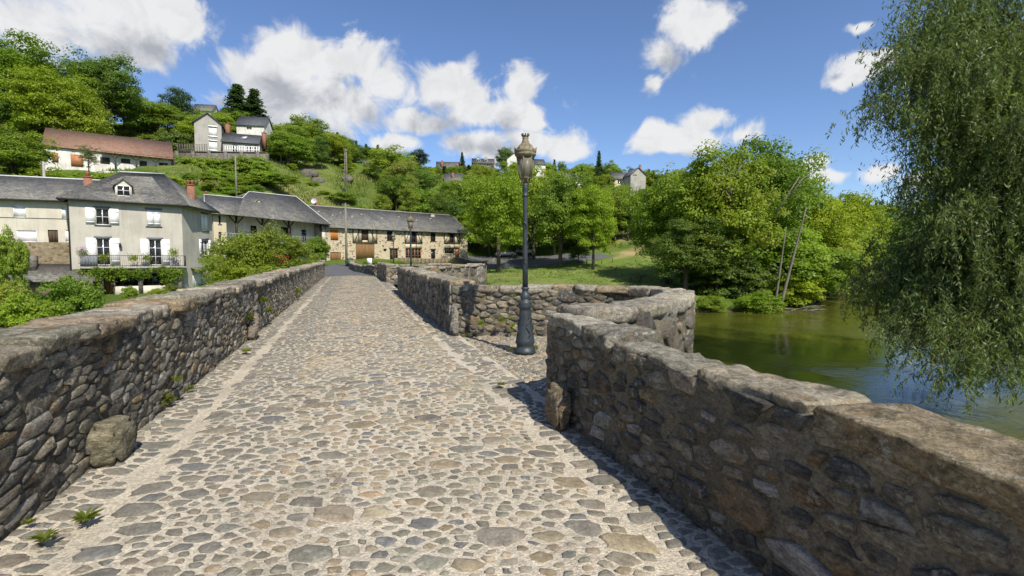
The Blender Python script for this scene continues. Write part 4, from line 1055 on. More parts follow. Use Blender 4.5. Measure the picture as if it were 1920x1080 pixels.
chimney(rt, at(387, 372, 63), .4, .4, .4, pots=1)
# --- stone barn with half timbering
A, B = (-27.75, 72), (-8.1, 88); f1 = Face(A, B); nb = -f1.n * 9; zt = 6.9
C, D = (B[0] + nb.x, B[1] + nb.y), (A[0] + nb.x, A[1] + nb.y)
rt = empty('stone_barn', (-18, 80, 1.4), 'long rubble stone barn with half timbered panels and brown plank doors', 'barn')
r = lambda *a: f1.rect(*[580 + a[0] / 5.647, 360 + a[1] / 5.647, 580 + a[2] / 5.647, 360 + a[3] / 5.647])
Hh = {'sh1': r(224, 400, 306, 512), 'dr1': r(220, 637, 334, 748), 'loft': r(556, 402, 618, 512), 'big': r(492, 548, 690, 722), 'w2': r(822, 415, 888, 512), 'sq': r(786, 600, 815, 628),
      'd2': r(852, 606, 940, 718), 'pw': r(1088, 418, 1130, 538), 'gd': r(1018, 580, 1186, 718), 'w3': r(1284, 434, 1336, 522), 'd3': r(1288, 612, 1334, 708), 'pw2': r(1490, 440, 1533, 540), 'w4': r(1434, 592, 1534, 652), 'd4': r(1543, 597, 1588, 694)}
mb = MB(); wallface(mb, f1, .3, zt, list(Hh.values())); hipwalls(mb, [A, B, C, D], .3, zt, (0,))
mB_ = Vector(B) + Vector(nb).xy * .5; mA = Vector(A) + Vector(nb).xy * .5; zr = 10.2
mb.add([Z(B, zt), Z(C, zt), Z(mB_, zr)], [(0, 1, 2)]); mb.build('wall', M['barn_stone'], rt)
boards(rt, f1, Hh['sh1'], 'orange_wood', 'shutter', label='orange varnished shutters', deep=.02); boards(rt, f1, Hh['dr1'], 'brown_wood'); boards(rt, f1, Hh['loft'], 'dark_wood', 'loft_door')
boards(rt, f1, Hh['big'], 'brown_wood', 'barn_door', label='tall brown double plank door')
for k_ in ('w2', 'pw', 'w3', 'pw2'): window(rt, f1, Hh[k_], frame='dark_wood', cols=2, rows_=2, sill='dark_wood', lintel='timber')
window(rt, f1, Hh['sq'], frame='dark_wood', cols=1, rows_=1, sill=None)
window(rt, f1, Hh['d2'], frame='brown_wood', cols=3, rows_=2, sill=None, lintel='timber', name='glazed_door', fw=.09); window(rt, f1, Hh['gd'], frame='terracotta_wood', cols=5, rows_=3, sill=None, lintel='timber', name='glazed_door', fw=.1)
window(rt, f1, Hh['d3'], frame='dark_wood', cols=1, rows_=2, sill=None, lintel='timber'); window(rt, f1, Hh['w4'], frame='dark_wood', cols=5, rows_=1, sill='plaster_cream', lintel='timber'); boards(rt, f1, Hh['d4'], 'terracotta_wood')
T_ = lambda x, y: f1.st(580 + x / 5.647, 360 + y / 5.647)
for (x0, y0, x1, y1, up, dn, br) in ((461, 376, 714, 536, (522, 555, 620, 670), (), (((535, 382), (478, 530)), ((635, 385), (700, 535)))),
                                     (1012, 405, 1190, 545, (1084, 1133), (1130,), (((1062, 412), (1016, 535)), ((1137, 415), (1186, 540)))),
                                     (1430, 432, 1590, 546, (1485, 1536), (1487, 1538), (((1478, 440), (1432, 538)), ((1540, 440), (1588, 540))))):
    a, b, c, d = r(x0, y0, x1, y1); hole = Hh['loft'] if x0 < 500 else (Hh['pw'] if x0 < 1200 else Hh['pw2'])
    mb = MB()
    for (u0, u1, v0, v1) in ((a, hole[0], c, d), (hole[1], b, c, d), (hole[0], hole[1], c, hole[2])):
        if u1 > u0 and v1 > v0: fbox(mb, f1, u0, u1, v0, v1, .0, .03)
    if dn: fbox(mb, f1, a, b, c - .85, c, .0, .028)
    mb.build('plaster_panel', M['plaster_cream'], rt)
    def tb(p0, p1, w_=.13):
        q = MB(); fbar(q, f1, p0[0], p0[1], p1[0], p1[1], w_, .0, .07); q.build('timber', M['timber'], rt)
    tb((a, c), (a, d)); tb((b, c), (b, d)); tb((a - .1, c), (b + .1, c), .18)
    for x in up: s_ = T_(x, (y0 + y1) / 2)[0]; tb((s_, c + .09), (s_, d))
    for x in dn: s_ = T_(x, y1 + 15)[0]; tb((s_, c - .85), (s_, c - .09))
    for p0, p1 in br: tb(T_(*p0), T_(*p1), .11)
nn = Vector((f1.n.x, f1.n.y))
mb = MB(); e_ = f1.e
roof(mb, [[f1.P(-.3, zt - .2, .6), f1.P(f1.L + .6, zt - .2, .6), Z(mB_ - e_ * 1.0, zr), Z(mA - e_ * 2.5, zr)], [Z(Vector(D) - nn * .4, zt - .2), Z(Vector(C) - nn * .4 + e_ * .6, zt - .2), Z(mB_ - e_ * 1.0, zr), Z(mA - e_ * 2.5, zr)],
          [f1.P(f1.L + .6, zt - .2, .6), Z(Vector(C) - nn * .4 + e_ * .6, zt - .2), Z(mB_ - e_ * 1.0, zr)]])
ro = mb.build('roof', M['slate'], rt)
mb = MB(); mb.tube([Z(mA - e_ * 2.5, zr + .05), Z(mB_ - e_ * 1.0, zr + .05)], .09, 6); mb.build('ridge_cap', M['concrete'], ro)
q = at(810, 406, 88); c_ = chimney(rt, (q.x, q.y, q.z - .6), .75, .75, 1.0, 'concrete', 0, .7); q = at(593, 383, 76.5); chimney(rt, (q.x, q.y, q.z - .6), .5, .5, 1.4, 'brick', 0, .7, 1.6)
q = at(589, 377, 76); mb = MB(); mb.lathe((0, 0, 0), [(.02, -.1), (.3, -.02), (.45, .08)], 14, False); R_m = Matrix.Rotation(R(75), 3, 'X'); mb.v = [tuple(R_m @ Vector(v) + q) for v in mb.v]; mb.tube([q, q - Vector((0, 0, 1))], .03, 5)
mb.build('satellite_dish', M['zinc'], rt)
for i, px_ in enumerate((610, 634, 652, 671, 692, 728, 763, 793, 824)):
    s_ = f1.st(px_, 420)[0]; k_ = .55 if i % 2 else .7; q = f1.P(s_, zt + (zr - zt) * k_ + .02, -4.5 * k_ + .1); mb = MB(); mb.box((q.x, q.y, q.z), (.22, .2, .12), .68); mb.build('roof_vent', M['zinc'], ro)

# --- generic smaller houses on the hillside
def small_house(name, label, a, b, dep, z0, zt, zr, wallm, roofm, wins=(), hip=0.0, ch=(), gable_front=False, base=3.0, cat='house', win_frame='white_paint', pane='glass'):
    """a, b : ground points of the facade; wins: pixel rects"""
    f = Face(a, b); n_ = -f.n * dep; C, D = (b[0] + n_.x, b[1] + n_.y), (a[0] + n_.x, a[1] + n_.y)
    rt = empty(name, ((a[0] + b[0]) / 2, (a[1] + b[1]) / 2, z0), label, cat)
    hs = [f.rect(*q) for q in wins]; mb = MB(); wallface(mb, f, z0 - base, zt, hs); hipwalls(mb, [a, b, C, D], z0 - base, zt, (0,))
    e, n3 = Vector(f.e), Vector(f.n); A2, B2_ = Vector(a), Vector(b); C2, D2 = Vector(C), Vector(D); o = .35
    if gable_front:
        F_, K_ = (A2 + B2_) / 2, (C2 + D2) / 2
        mb.add([Z(a, zt), Z(b, zt), Z(F_, zr)], [(0, 1, 2)]); mb.add([Z(C, zt), Z(D, zt), Z(K_, zr)], [(0, 1, 2)])
        q = [[Z(A2 - e * o + n3 * o, zt - .2), Z(F_ + n3 * o, zr), Z(K_ - n3 * o, zr), Z(D2 - e * o - n3 * o, zt - .2)], [Z(B2_ + e * o + n3 * o, zt - .2), Z(F_ + n3 * o, zr), Z(K_ - n3 * o, zr), Z(C2 + e * o - n3 * o, zt - .2)]]
    else:
        L_, R__ = (A2 + D2) / 2, (B2_ + C2) / 2
        if hip == 0: mb.add([Z(b, zt), Z(C, zt), Z(R__, zr)], [(0, 1, 2)]); mb.add([Z(a, zt), Z(D, zt), Z(L_, zr)], [(0, 1, 2)])
        l_, r__ = L_ + e * (hip if hip else -o), R__ - e * (hip if hip else -o)
        q = [[Z(A2 - e * o + n3 * o, zt - .2), Z(B2_ + e * o + n3 * o, zt - .2), Z(r__, zr), Z(l_, zr)], [Z(D2 - e * o - n3 * o, zt - .2), Z(C2 + e * o - n3 * o, zt - .2), Z(r__, zr), Z(l_, zr)]]
        if hip: q += [[Z(B2_ + e * o + n3 * o, zt - .2), Z(C2 + e * o - n3 * o, zt - .2), Z(r__, zr)], [Z(A2 - e * o + n3 * o, zt - .2), Z(D2 - e * o - n3 * o, zt - .2), Z(l_, zr)]]
    mb.build('wall', M[wallm], rt); mb = MB(); roof(mb, q, .15); ro = mb.build('roof', M[roofm], rt)
    for h in hs: window(rt, f, h, frame=win_frame, cols=2, rows_=2, sill=None, fw=.08, pane=pane)
    for (px, py, d_, w_, h_) in ch: p = at(px, py, d_); chimney(rt, (p.x, p.y, p.z - h_), w_, w_, h_, below=2.0)
    return rt, f
def spx(px, d): return ((px - 960) / F * d, d)
# red-roofed long building
a, b = spx(95, 80), spx(329, 90)
rt, f = small_house('tiled_outbuilding', 'long low white building with a rust red tiled roof on the hillside', a, b, 9.5, 17.4, 20.75, 24.5, 'plaster_white', 'red_tile', base=4, ch=[(177, 262, 88, .6, 1.0)])
for i, (x0, y0, x1, y1) in enumerate(((98, 286, 109.5, 304), (133, 290, 156, 312.5))): 
    mb = MB(); s0, s1, z0, z1 = f.rect(x0, y0, x1, y1); fbox(mb, f, s0, s1, z0, z1, .01, .06); mb.build('shutter', M['terracotta_wood'], rt)
for (x0, y0, x1, y1) in ((188, 295, 206, 307), (227, 298, 244, 306), (262, 302, 275.5, 312), (298.5, 305.5, 315, 321)):  # dark windows as flat panels, their darkness put into the colour
    mb = MB(); s0, s1, z0, z1 = f.rect(x0, y0, x1, y1); fbox(mb, f, s0, s1, z0, z1, .01, .05); mb.build('dark_window', M['timber'], rt)
for px in (217, 256, 292, 327):
    x = f.st(px, 310)[0]; mb = MB(); fbox(mb, f, x - .09, x + .09, 17.2, 20.6, .9, 1.08)
    for sg in (-1, 1): fbar(mb, f, x, 19.4, x + sg * 1.1, 20.55, .12, .92, 1.04)
    mb.build('post', M['timber'], rt)
mb = MB(); s_ = f.st(190, 300)[0]; roof(mb, [[f.P(s_, 20.75, .2), f.P(f.L + .35, 20.75, .2), f.P(f.L + .35, 20.35, 1.3), f.P(s_, 20.35, 1.3)]], .12); mb.build('porch_roof', M['red_tile'], rt)
# villa with tower
a, b = spx(374, 100), spx(424, 102)
rt, f = small_house('tower_villa', 'tall narrow grey villa with white shuttered windows above the terrace', a, b, 6, 23.5, 30.2, 32.3, 'plaster_villa', 'slate_clean', wins=[(391.5, 238.5, 406, 255), (392, 265, 407, 281)], gable_front=True, base=3, pane='white_paint', ch=[(427, 233, 106, .8, 1.2)])
for (x0, y0, x1, y1) in ((390, 235.5, 408, 238), (390, 255, 408, 257), (391, 262.5, 408, 264.5), (391, 281, 408, 283)):
    mb = MB(); s0, s1, z0, z1 = f.rect(x0, y0, x1, y1); fbox(mb, f, s0, s1, z0, z1, .01, .08); mb.build('window_band', M['white_paint'], rt)
a, b = spx(425.5, 101), spx(490.5, 103)
rt, f = small_house('low_villa', 'low grey villa wing with skylights and a white railed terrace', a, b, 6, 23.5, 26.6, 28.9, 'plaster_villa', 'slate_clean', wins=[(435, 271, 446.5, 287), (460, 273, 472, 293), (476, 273, 487, 290)], base=3, ch=[(495, 250, 106, .7, 1.3)])
for px in (434, 458):
    p = at(px, 258, 103.3); mb = MB(); mb.box(tuple(p), (1.0, .9, .15), 0, Matrix.Rotation(R(38), 3, 'X')); mb.build('skylight', M['zinc'], rt)
f = Face(spx(430, 97.5), spx(492, 98.5)); mb = MB()
for z in (24.7, 24.1): fbox(mb, f, 0, f.L, z - .05, z + .05, 0, .06)
for i in range(15): x = f.L * i / 14; fbox(mb, f, x - .05, x + .05, 23.2, 24.7, 0, .07)
mb.build('terrace_railing', M['white_paint'], label='white railing along the terrace of the low villa', cat='railing')
mb = MB(); f = Face(spx(326, 96), spx(505, 97)); fbox(mb, f, 0, f.L, 19.5, 23.2, -1.5, 0); fbox(mb, f, 0, f.L, 23.2, 23.35, -1.6, .15)
for i in range(6): x = f.L * (i + .5) / 6; fbox(mb, f, x - .3, x + .3, 19.4, 23.2, 0, .35)
mb.build('terrace_retainer', M['grey_stone'], label='buttressed grey retaining wall under the villa terrace', cat='retaining wall')
rt = empty('lattice_fence', (-60, 96, 23.3), 'pale wooden lattice fence on the terrace left of the villa', 'fence'); f = Face(spx(340, 96), spx(395, 96.3))
for i in range(13): x = f.L * i / 12; mb = MB(); fbox(mb, f, x - .05, x + .05, 23.3, 24.8, -.3, -.22); mb.build('post', M['dead_wood'], rt)
for j in range(5): mb = MB(); z = 23.6 + j * .27; fbox(mb, f, 0, f.L, z - .03, z + .03, -.21, -.18); mb.build('rail', M['dead_wood'], rt)
def qh(name, label, x0, x1, ye, yb, yr, d, wm, rm, dep=7, d2=None, **k):
    a, b = spx(x0, d), spx(x1, d2 or d + 1); ze = at(x0, ye, d).z; z0 = at(x0, yb, d).z; zr = at((x0 + x1) / 2, yr, d + dep / 2).z
    if k.get('gable_front'): zr = at((x0 + x1) / 2, yr, d).z
    return small_house(name, label, a, b, dep, z0, ze, zr, wm, rm, **k)
qh('hill_house', 'white house with a grey roof half hidden behind the villa', 452, 503, 233, 248, 218, 135, 'plaster_white', 'slate_clean', wins=[(462, 237, 472, 243)])
qh('hill_house', 'dark roof with a brick chimney peeping over the left treetops', 370, 406, 206, 214, 195, 165, 'plaster_cream', 'slate', ch=[(398, 200, 172, .9, 1.4)])
qh('hill_house', 'pale house with a mossy grey roof among trees above the barn', 684, 712, 312, 322, 299, 150, 'plaster_white', 'slate')
qh('hill_house', 'grey roof with two brick chimneys left of the dark conifer', 820, 862, 316, 325, 303, 235, 'plaster_grey', 'slate', ch=[(829, 302, 236, .9, 2), (858, 305, 236, .9, 2)])
qh('hill_house', 'small gabled house with a red chimney below the conifer', 836, 868, 340, 352, 325, 160, 'plaster_white', 'slate', dep=7, gable_front=False, ch=[(849, 324, 162, .7, 1.4)])
rt, f = qh('hill_house', 'dark slate house with two dormers and a red brick gable on the crest', 887, 927, 305, 316, 297, 225, 'grey_stone', 'slate_clean', wins=[(895, 307, 901, 312), (912, 307, 918, 312)])
for px in (897, 911): q = at(px, 303, 226); dormer(rt, (q.x, q.y, q.z), f.e, f.n, 1.8, 1.2, 2.0)
mb = MB(); fbox(mb, f, f.L - 1.2, f.L, f.st(925, 314)[1], f.st(925, 304)[1], .02, .1); mb.build('brick_pier', M['brick'], rt)
qh('hill_house', 'white gable end showing just left of the lamp lantern', 951, 978, 297, 306, 286, 210, 'plaster_white', 'slate_clean', gable_front=True)
qh('hill_house', 'white house with a blue grey roof just right of the lamp lantern', 1003, 1022, 307, 319, 298, 200, 'plaster_white', 'slate_clean', wins=[(1009, 310, 1014, 314)])
qh('hill_house', 'white bungalow with a mossy roof and shuttered windows in the treetops', 1054, 1088, 334, 352, 325, 150, 'plaster_white', 'slate', base=9, wins=[(1060, 338, 1066, 346), (1073, 338, 1079, 346)])
qh('hill_house', 'pale house on stilts beside the tall dark gable house', 1150, 1182, 334, 356, 323, 165, 'plaster_cream', 'slate', wins=[(1158, 338, 1166, 345)])
qh('hill_house', 'tall dark gabled house with one white window and a brick chimney', 1180, 1208, 327, 362, 313, 160, 'plaster_villa', 'slate_clean', gable_front=True, wins=[(1187, 321.5, 1194, 330)], ch=[(1200, 311, 162, .7, 1.6)])
qh('park_house', 'ochre house glimpsed behind the park trees', 1000, 1075, 449, 482, 436, 112, 'plaster_cream', 'slate', wins=[(1015, 455, 1022, 468), (1040, 455, 1047, 468)])

# ---------------------------------------------------------------- street lamps
def lamp(x, y, z, label, sc_=1.0):
    rt = empty('street_lamp', (x, y, z), label, 'street lamp', 'cast iron street lamps on the bridge'); rt.scale = (.965,) * 3
    c = (x, y, z); s_ = sc_
    mb = MB(); mb.lathe(c, [(.19, 0), (.19, .05), (.165, .085), (.15, .12), (.152, .15), (.175, .19), (.165, .24), (.145, .34), (.125, .55), (.102, .76), (.10, .79), (.122, .81), (.125, .84), (.115, .87), (.12, .90), (.105, .93), (.07, .95), (.085, .985), (.088, 1.02), (.07, 1.06), (.052, 1.10), (.055, 1.13), (.072, 1.145), (.072, 1.165), (.05, 1.18)], 28)
    base = mb.build('post_base', M['iron'], rt, smooth=True)
    # cast leaf scroll on the base
    for k in range(4):
        a = k * math.pi / 2 - 1.2; mb = MB(); pts = []
        for i in range(9):
            t_ = i / 8; z_ = .30 + t_ * .36; rr = .158 - t_ * .035; an = a + .22 * math.sin(t_ * 9); pts.append((x + math.cos(an) * rr, y + math.sin(an) * rr, z + z_))
        mb.tube(pts, [.006, .012, .016, .012, .016, .011, .014, .009, .004], 6); mb.build('leaf_ornament', M['iron'], base, smooth=True)
    mb = MB(); mb.lathe(c, [(.05, 1.18), (.047, 1.5), (.044, 2.2), (.041, 2.74), (.041, 2.76), (.052, 2.77), (.052, 2.79), (.045, 2.80), (.05, 2.86), (.056, 2.90), (.056, 2.93), (.05, 2.95), (.056, 2.97), (.04, 2.99), (.02, 3.02)], 24)
    sh = mb.build('shaft', M['iron'], rt, smooth=True)
    for (z0_, a0) in ((1.5, -1.4), (1.85, -.4), (2.2, -1.6)):
        mb = MB(); pts = [(x + math.cos(a0 + .5 * math.sin(i)) * .05, y + math.sin(a0 + .5 * math.sin(i)) * .05, z + z0_ + i * .03) for i in range(8)]; mb.tube(pts, [.004, .01, .014, .01, .013, .009, .011, .004], 6); mb.build('leaf_ornament', M['iron'], sh, smooth=True)
    mb = MB(); mb.lathe(c, [(.02, 3.0), (.03, 3.03), (.025, 3.06), (.10, 3.075), (.108, 3.085), (.10, 3.095)], 18)
    for k in range(4):
        a = k * math.pi / 2 + .5; mb.tube([(x + math.cos(a) * .03, y + math.sin(a) * .03, z + 3.0), (x + math.cos(a) * .07, y + math.sin(a) * .07, z + 3.02), (x + math.cos(a) * .10, y + math.sin(a) * .10, z + 3.08)], .008, 5)
    cr = mb.build('lantern_cradle', M['brass'], rt, smooth=False)
    for k in range(6):
        a0, a1 = k * math.pi / 3 + .25, (k + 1) * math.pi / 3 + .25; P_ = []
        for (rr, zz) in ((.105, 3.095), (.152, 3.44)):
            for a in (a0 + .03, a1 - .03): P_.append(Vector((x + math.cos(a) * rr, y + math.sin(a) * rr, z + zz)))
        o_ = Vector((-math.cos((a0 + a1) / 2), -math.sin((a0 + a1) / 2), 0)) * .006
        mb = MB(); mb.hexa([P_[0], P_[1], P_[1] + o_, P_[0] + o_, P_[2], P_[3], P_[3] + o_, P_[2] + o_]); mb.build('lantern_pane', M['lantern_glass'], rt)
        mb = MB(); mb.bar((x + math.cos(a0) * .105, y + math.sin(a0) * .105, z + 3.09), (x + math.cos(a0) * .155, y + math.sin(a0) * .155, z + 3.45), .014); mb.build('glazing_bar', M['brass'], rt)
    mb = MB(); mb.lathe(c, [(.03, 3.2), (.06, 3.26), (.075, 3.34), (.05, 3.42)], 14); mb.build('lamp_bulb', M['plaster_white'], rt, smooth=True)
    mb = MB(); mb.lathe(c, [(.15, 3.435), (.16, 3.44), (.165, 3.46), (.185, 3.475), (.185, 3.50), (.175, 3.51), (.19, 3.525), (.195, 3.555), (.18, 3.565), (.165, 3.58), (.14, 3.61), (.105, 3.65), (.08, 3.68), (.062, 3.71), (.055, 3.74), (.048, 3.75), (.055, 3.765), (.058, 3.78), (.03, 3.785)], 28)
    rf = mb.build('lantern_hood', M['brass'], rt, smooth=True)
    mb = MB()
    for k in range(12):
        a = k * math.pi / 6; h_ = .075 if k % 2 == 0 else .035; w_ = .055
        c0_ = Vector((x + math.cos(a) * .19, y + math.sin(a) * .19, z + 3.55)); tg_ = Vector((-math.sin(a), math.cos(a), 0)); o_ = Vector((math.cos(a), math.sin(a), 0))
        mb.add([c0_ - tg_ * w_, c0_ + tg_ * w_, c0_ + tg_ * w_ * .55 + Vector((0, 0, h_ * .6)) + o_ * .008, c0_ + Vector((0, 0, h_)) + o_ * .016, c0_ - tg_ * w_ * .55 + Vector((0, 0, h_ * .6)) + o_ * .008] +
               [c0_ - tg_ * w_ - o_ * .012, c0_ + tg_ * w_ - o_ * .012, c0_ + tg_ * w_ * .55 + Vector((0, 0, h_ * .6)) - o_ * .004, c0_ + Vector((0, 0, h_)) + o_ * .004, c0_ - tg_ * w_ * .55 + Vector((0, 0, h_ * .6)) - o_ * .004],
               [(0, 1, 2, 3, 4), (9, 8, 7, 6, 5), (1, 6, 7, 2), (2, 7, 8, 3), (3, 8, 9, 4), (4, 9, 5, 0)])
    mb.build('crown_border', M['brass'], rf)
    mb = MB(); mb.lathe(c, [(.045, 3.775), (.05, 3.80), (.062, 3.815), (.05, 3.82)], 16)
    for k in range(8):
        a = k * math.pi / 4; mb.bar((x + math.cos(a) * .055, y + math.sin(a) * .055, z + 3.81), (x + math.cos(a) * .068, y + math.sin(a) * .068, z + 3.85), .022)
    mb.build('small_crown', M['brass'], rf)
    return rt
lamp(.225, 8.2, .025, 'tall dark cast iron street lamp standing in the first refuge of the bridge')
p = at(770.5, 500, 24.5); lamp(p.x, p.y, .28, 'second street lamp along the bridge, seen over the middle parapet')
p = at(730, 500, 40.5); lamp(p.x + .0, p.y + 1.5, .43, 'farthest street lamp, small in front of the stone barn')

# ---------------------------------------------------------------- poles, cars, tables, fences
def pole(name, label, px, d, z0, ytop, r0, mat, lattice=False):
    p = at(px, 400, d); zt_ = at(px, ytop, d).z; rt = empty(name, (p.x, p.y, z0), label, 'utility pole')
    if lattice:
        for (sx, sy) in ((-1, -1), (1, -1), (1, 1), (-1, 1)): mb = MB(); mb.bar((p.x + sx * .3, p.y + sy * .3, z0), (p.x + sx * .12, p.y + sy * .12, zt_), .08); mb.build('leg', M[mat], rt)
        mb = MB(); n = 14
        for i in range(n):
            k0, k1 = i / n, (i + 1) / n; w0, w1 = .3 - .18 * k0, .3 - .18 * k1; sg = 1 if i % 2 else -1
            for sy in (-1, 1): mb.bar((p.x - sg * w0, p.y + sy * w0, z0 + (zt_ - z0) * k0), (p.x + sg * w1, p.y + sy * w1, z0 + (zt_ - z0) * k1), .05)
        mb.build('bracing', M[mat], rt)
    else:
        mb = MB(); mb.tube([(p.x, p.y, z0 - .3), (p.x, p.y, zt_)], [r0, r0 * .65], 10); mb.build('mast', M[mat], rt)
    mb = MB(); mb.bar((p.x - .5, p.y, zt_ - .35), (p.x + .5, p.y, zt_ - .35), .08)
    for sx in (-.4, 0, .4): mb.lathe((p.x + sx, p.y, zt_ - .3), [(.03, 0), (.06, .05), (.06, .13), (.03, .16)], 8)
    mb.build('crossarm', M[mat], rt); return Vector((p.x, p.y, zt_ - .2))
q1 = pole('utility_pole', 'wooden utility pole at the street corner in front of the barn', 648, 62, .6, 381, .17, 'dead_wood')
q2 = pole('utility_pole', 'pale concrete pole rising behind the cream house', 444.5, 80, 11, 292, .15, 'dead_wood')
q3 = pole('lattice_pylon', 'slim lattice pylon on the hillside above the barn', 650, 105, 15.5, 279, .2, 'dead_wood', True)
q4 = pole('utility_pole', 'short concrete pole behind the long pale house', 86.5, 62, 8, 303, .2, 'concrete')
def wire(label, a, b, sag):
    mb = MB(); mb.tube([a.lerp(b, i / 10) - Vector((0, 0, sag * 4 * (i / 10) * (1 - i / 10))) for i in range(11)], .014, 4); mb.build('overhead_wire', M['iron_black'], label=label, cat='wire')
wire('thin wire from the corner pole to the cream house', q1, at(612, 418, 72), .5); wire('thin wire from the corner pole up to the lattice pylon', q1, q3, 1.2); wire('thin wire between the concrete pole and the lattice pylon', q2, q3, 1.5)
def car(label, x, y, z, rz, mat):
    rt = empty('parked_car', (x, y, z), label, 'car', 'cars parked beyond the park', rz=0); Rm = Matrix.Rotation(rz, 3, 'Z'); O = Vector((x, y, z))
    prof = [(-2.0, .35), (-2.05, .75), (-1.75, .98), (-1.15, 1.04), (-.6, 1.42), (.75, 1.45), (1.45, 1.0), (1.95, .92), (2.02, .4)]
    def ext(pr, w_, taper=0):
        V = []; n = len(pr)
        for sg in (-1, 1):
            for (a, b) in pr: V.append(O + Rm @ Vector((a, sg * (w_ - (taper if b > 1.05 else 0)), b)))
        return V, [tuple(range(n))[::-1], tuple(range(n, 2 * n))] + [(i, (i + 1) % n, n + (i + 1) % n, n + i) for i in range(n)]
    mb = MB(); mb.add(*ext(prof, .86, .12)); mb.build('car_body', M[mat], rt)
    for sg in (-1, 1):
        mb = MB(); pr = [(-1.0, 1.03), (-.55, 1.36), (.05, 1.38), (.05, 1.02)]; V = [O + Rm @ Vector((a, sg * (.80 if b > 1.1 else .87), b)) for a, b in pr]; o_ = Rm @ Vector((0, sg * .012, 0)); mb.hexa(V + [v + o_ for v in V]); mb.build('side_window', M['glass'], rt)
        mb = MB(); pr = [(.12, 1.02), (.12, 1.38), (.7, 1.38), (1.2, 1.03)]; V = [O + Rm @ Vector((a, sg * (.80 if b > 1.1 else .87), b)) for a, b in pr]; mb.hexa(V + [v + o_ for v in V]); mb.build('side_window', M['glass'], rt)
        mb = MB(); c = O + Rm @ Vector((1.98, sg * .62, .78)); mb.box(tuple(c), (.1, .3, .2), rz); mb.build('tail_light', M['red'], rt)
        for wx in (-1.3, 1.25):
            mb = MB(); c = O + Rm @ Vector((wx, sg * .80, .31)); ax_ = Rm @ Vector((0, 1, 0)); mb.tube([c - ax_ * .1, c + ax_ * .1], .31, 16); wh = mb.build('wheel', M['tyre'], rt)
            mb = MB(); mb.tube([c - ax_ * .105, c + ax_ * .105], .18, 12); mb.build('rim', M['zinc'], wh)
    for (x0, z0_, x1, z1_) in ((-1.16, 1.06, -.64, 1.39), (.80, 1.42, 1.40, 1.06)):
        mb = MB(); V = [O + Rm @ Vector(q) for q in ((x0, -.72, z0_), (x0, .72, z0_), (x1, .68, z1_), (x1, -.68, z1_))]; o_ = Vector((0, 0, .025)); mb.hexa(V + [v + o_ for v in V]); mb.build('windscreen', M['glass'], rt)
x, y = spx(948, 96); car('white hatchback parked across the park, mostly hidden by tree trunks', x, y, tz(x, y), .25, 'car_white')
x, y = spx(984, 98); car('pale car with red tail lights parked behind the lamp post', x, y, tz(x, y), 2.2, 'car_white')
def picnic(label, x, y, rz):
    z = tz(x, y); rt = empty('picnic_table', (x, y, z), label, 'picnic table', 'picnic tables on the lawn'); Rm = Matrix.Rotation(rz, 3, 'Z'); O = Vector((x, y, z))
    def pl(nm, c, s_): mb = MB(); mb.box(tuple(O + Rm @ Vector(c)), s_, rz); mb.build(nm, M['table_wood'], rt)
    for i in range(5): pl('plank', (0, -.32 + i * .16, .75), (1.8, .145, .045))
    for sg in (-1, 1):
        for k in (0, 1): pl('bench_plank', (0, sg * (.66 + k * .14), .44), (1.8, .13, .045))
        mb = MB(); X = sg * .65
        for s2_ in (-1, 1): mb.bar(O + Rm @ Vector((X, s2_ * .78, 0)), O + Rm @ Vector((X, s2_ * .25, .73)), .09)
        mb.bar(O + Rm @ Vector((X, -.8, .39)), O + Rm @ Vector((X, .8, .39)), .09); mb.build('leg', M['table_wood'], rt)
x, y = spx(1255, 67); picnic('picnic table standing half in sun near the riverside trees', x, y, .1)
x, y = spx(1192, 65); picnic('picnic table in the tree shade, left of the sunny one', x, y, -.1)
# parking
mb = MB()
P_ = []
for (px, d) in ((880, 84), (960, 82.5), (1060, 84), (1120, 85.5), (1150, 88), (1130, 91), (1060, 94), (960, 97), (900, 98), (860, 92)):
    x, y = spx(px, d); P_.append((x, y))
cx_, cy_ = sum(p[0] for p in P_) / len(P_), sum(p[1] for p in P_) / len(P_); V = []; Fc = []; rings = 10; sub = 6; m_ = len(P_) * sub
V.append((cx_, cy_, tz(cx_, cy_) + .22))
for k in range(1, rings + 1):
    for i in range(len(P_)):
        for j in range(sub):
            a, b = Vector(P_[i]), Vector(P_[(i + 1) % len(P_)]); p = a.lerp(b, j / sub); x = cx_ + (p.x - cx_) * k / rings; y = cy_ + (p.y - cy_) * k / rings; V.append((x, y, tz(x, y) + (.22 if k < rings else .05)))
Fc = [(0, 1 + i, 1 + (i + 1) % m_) for i in range(m_)]
for k in range(rings - 1):
    for i in range(m_): Fc.append((1 + k * m_ + i, 1 + (k + 1) * m_ + i, 1 + (k + 1) * m_ + (i + 1) % m_, 1 + k * m_ + (i + 1) % m_))
mb.add(V, Fc); mb.build('parking_road', M['asphalt'], kind='structure')
proto = None
for i, px in enumerate((912, 935, 1022, 1042, 1058, 1082, 1100, 1128, 1148)):
    x, y = spx(px, 81.5 + (i % 3) * .3); z = tz(x, y)
    if proto is None:
        mb = MB(); mb.tube([(0, 0, -.2), (0, 0, .85)], .09, 8); proto = mb.build('wooden_bollard', M['table_wood'])
        proto.location = (x, y, z); o = proto
    else: o = proto.copy(); COL.objects.link(o); o.location = (x, y, z)
    tag(o, 'short wooden bollard by the near edge of the parking road', 'bollard', 'wooden bollards along the parking road')
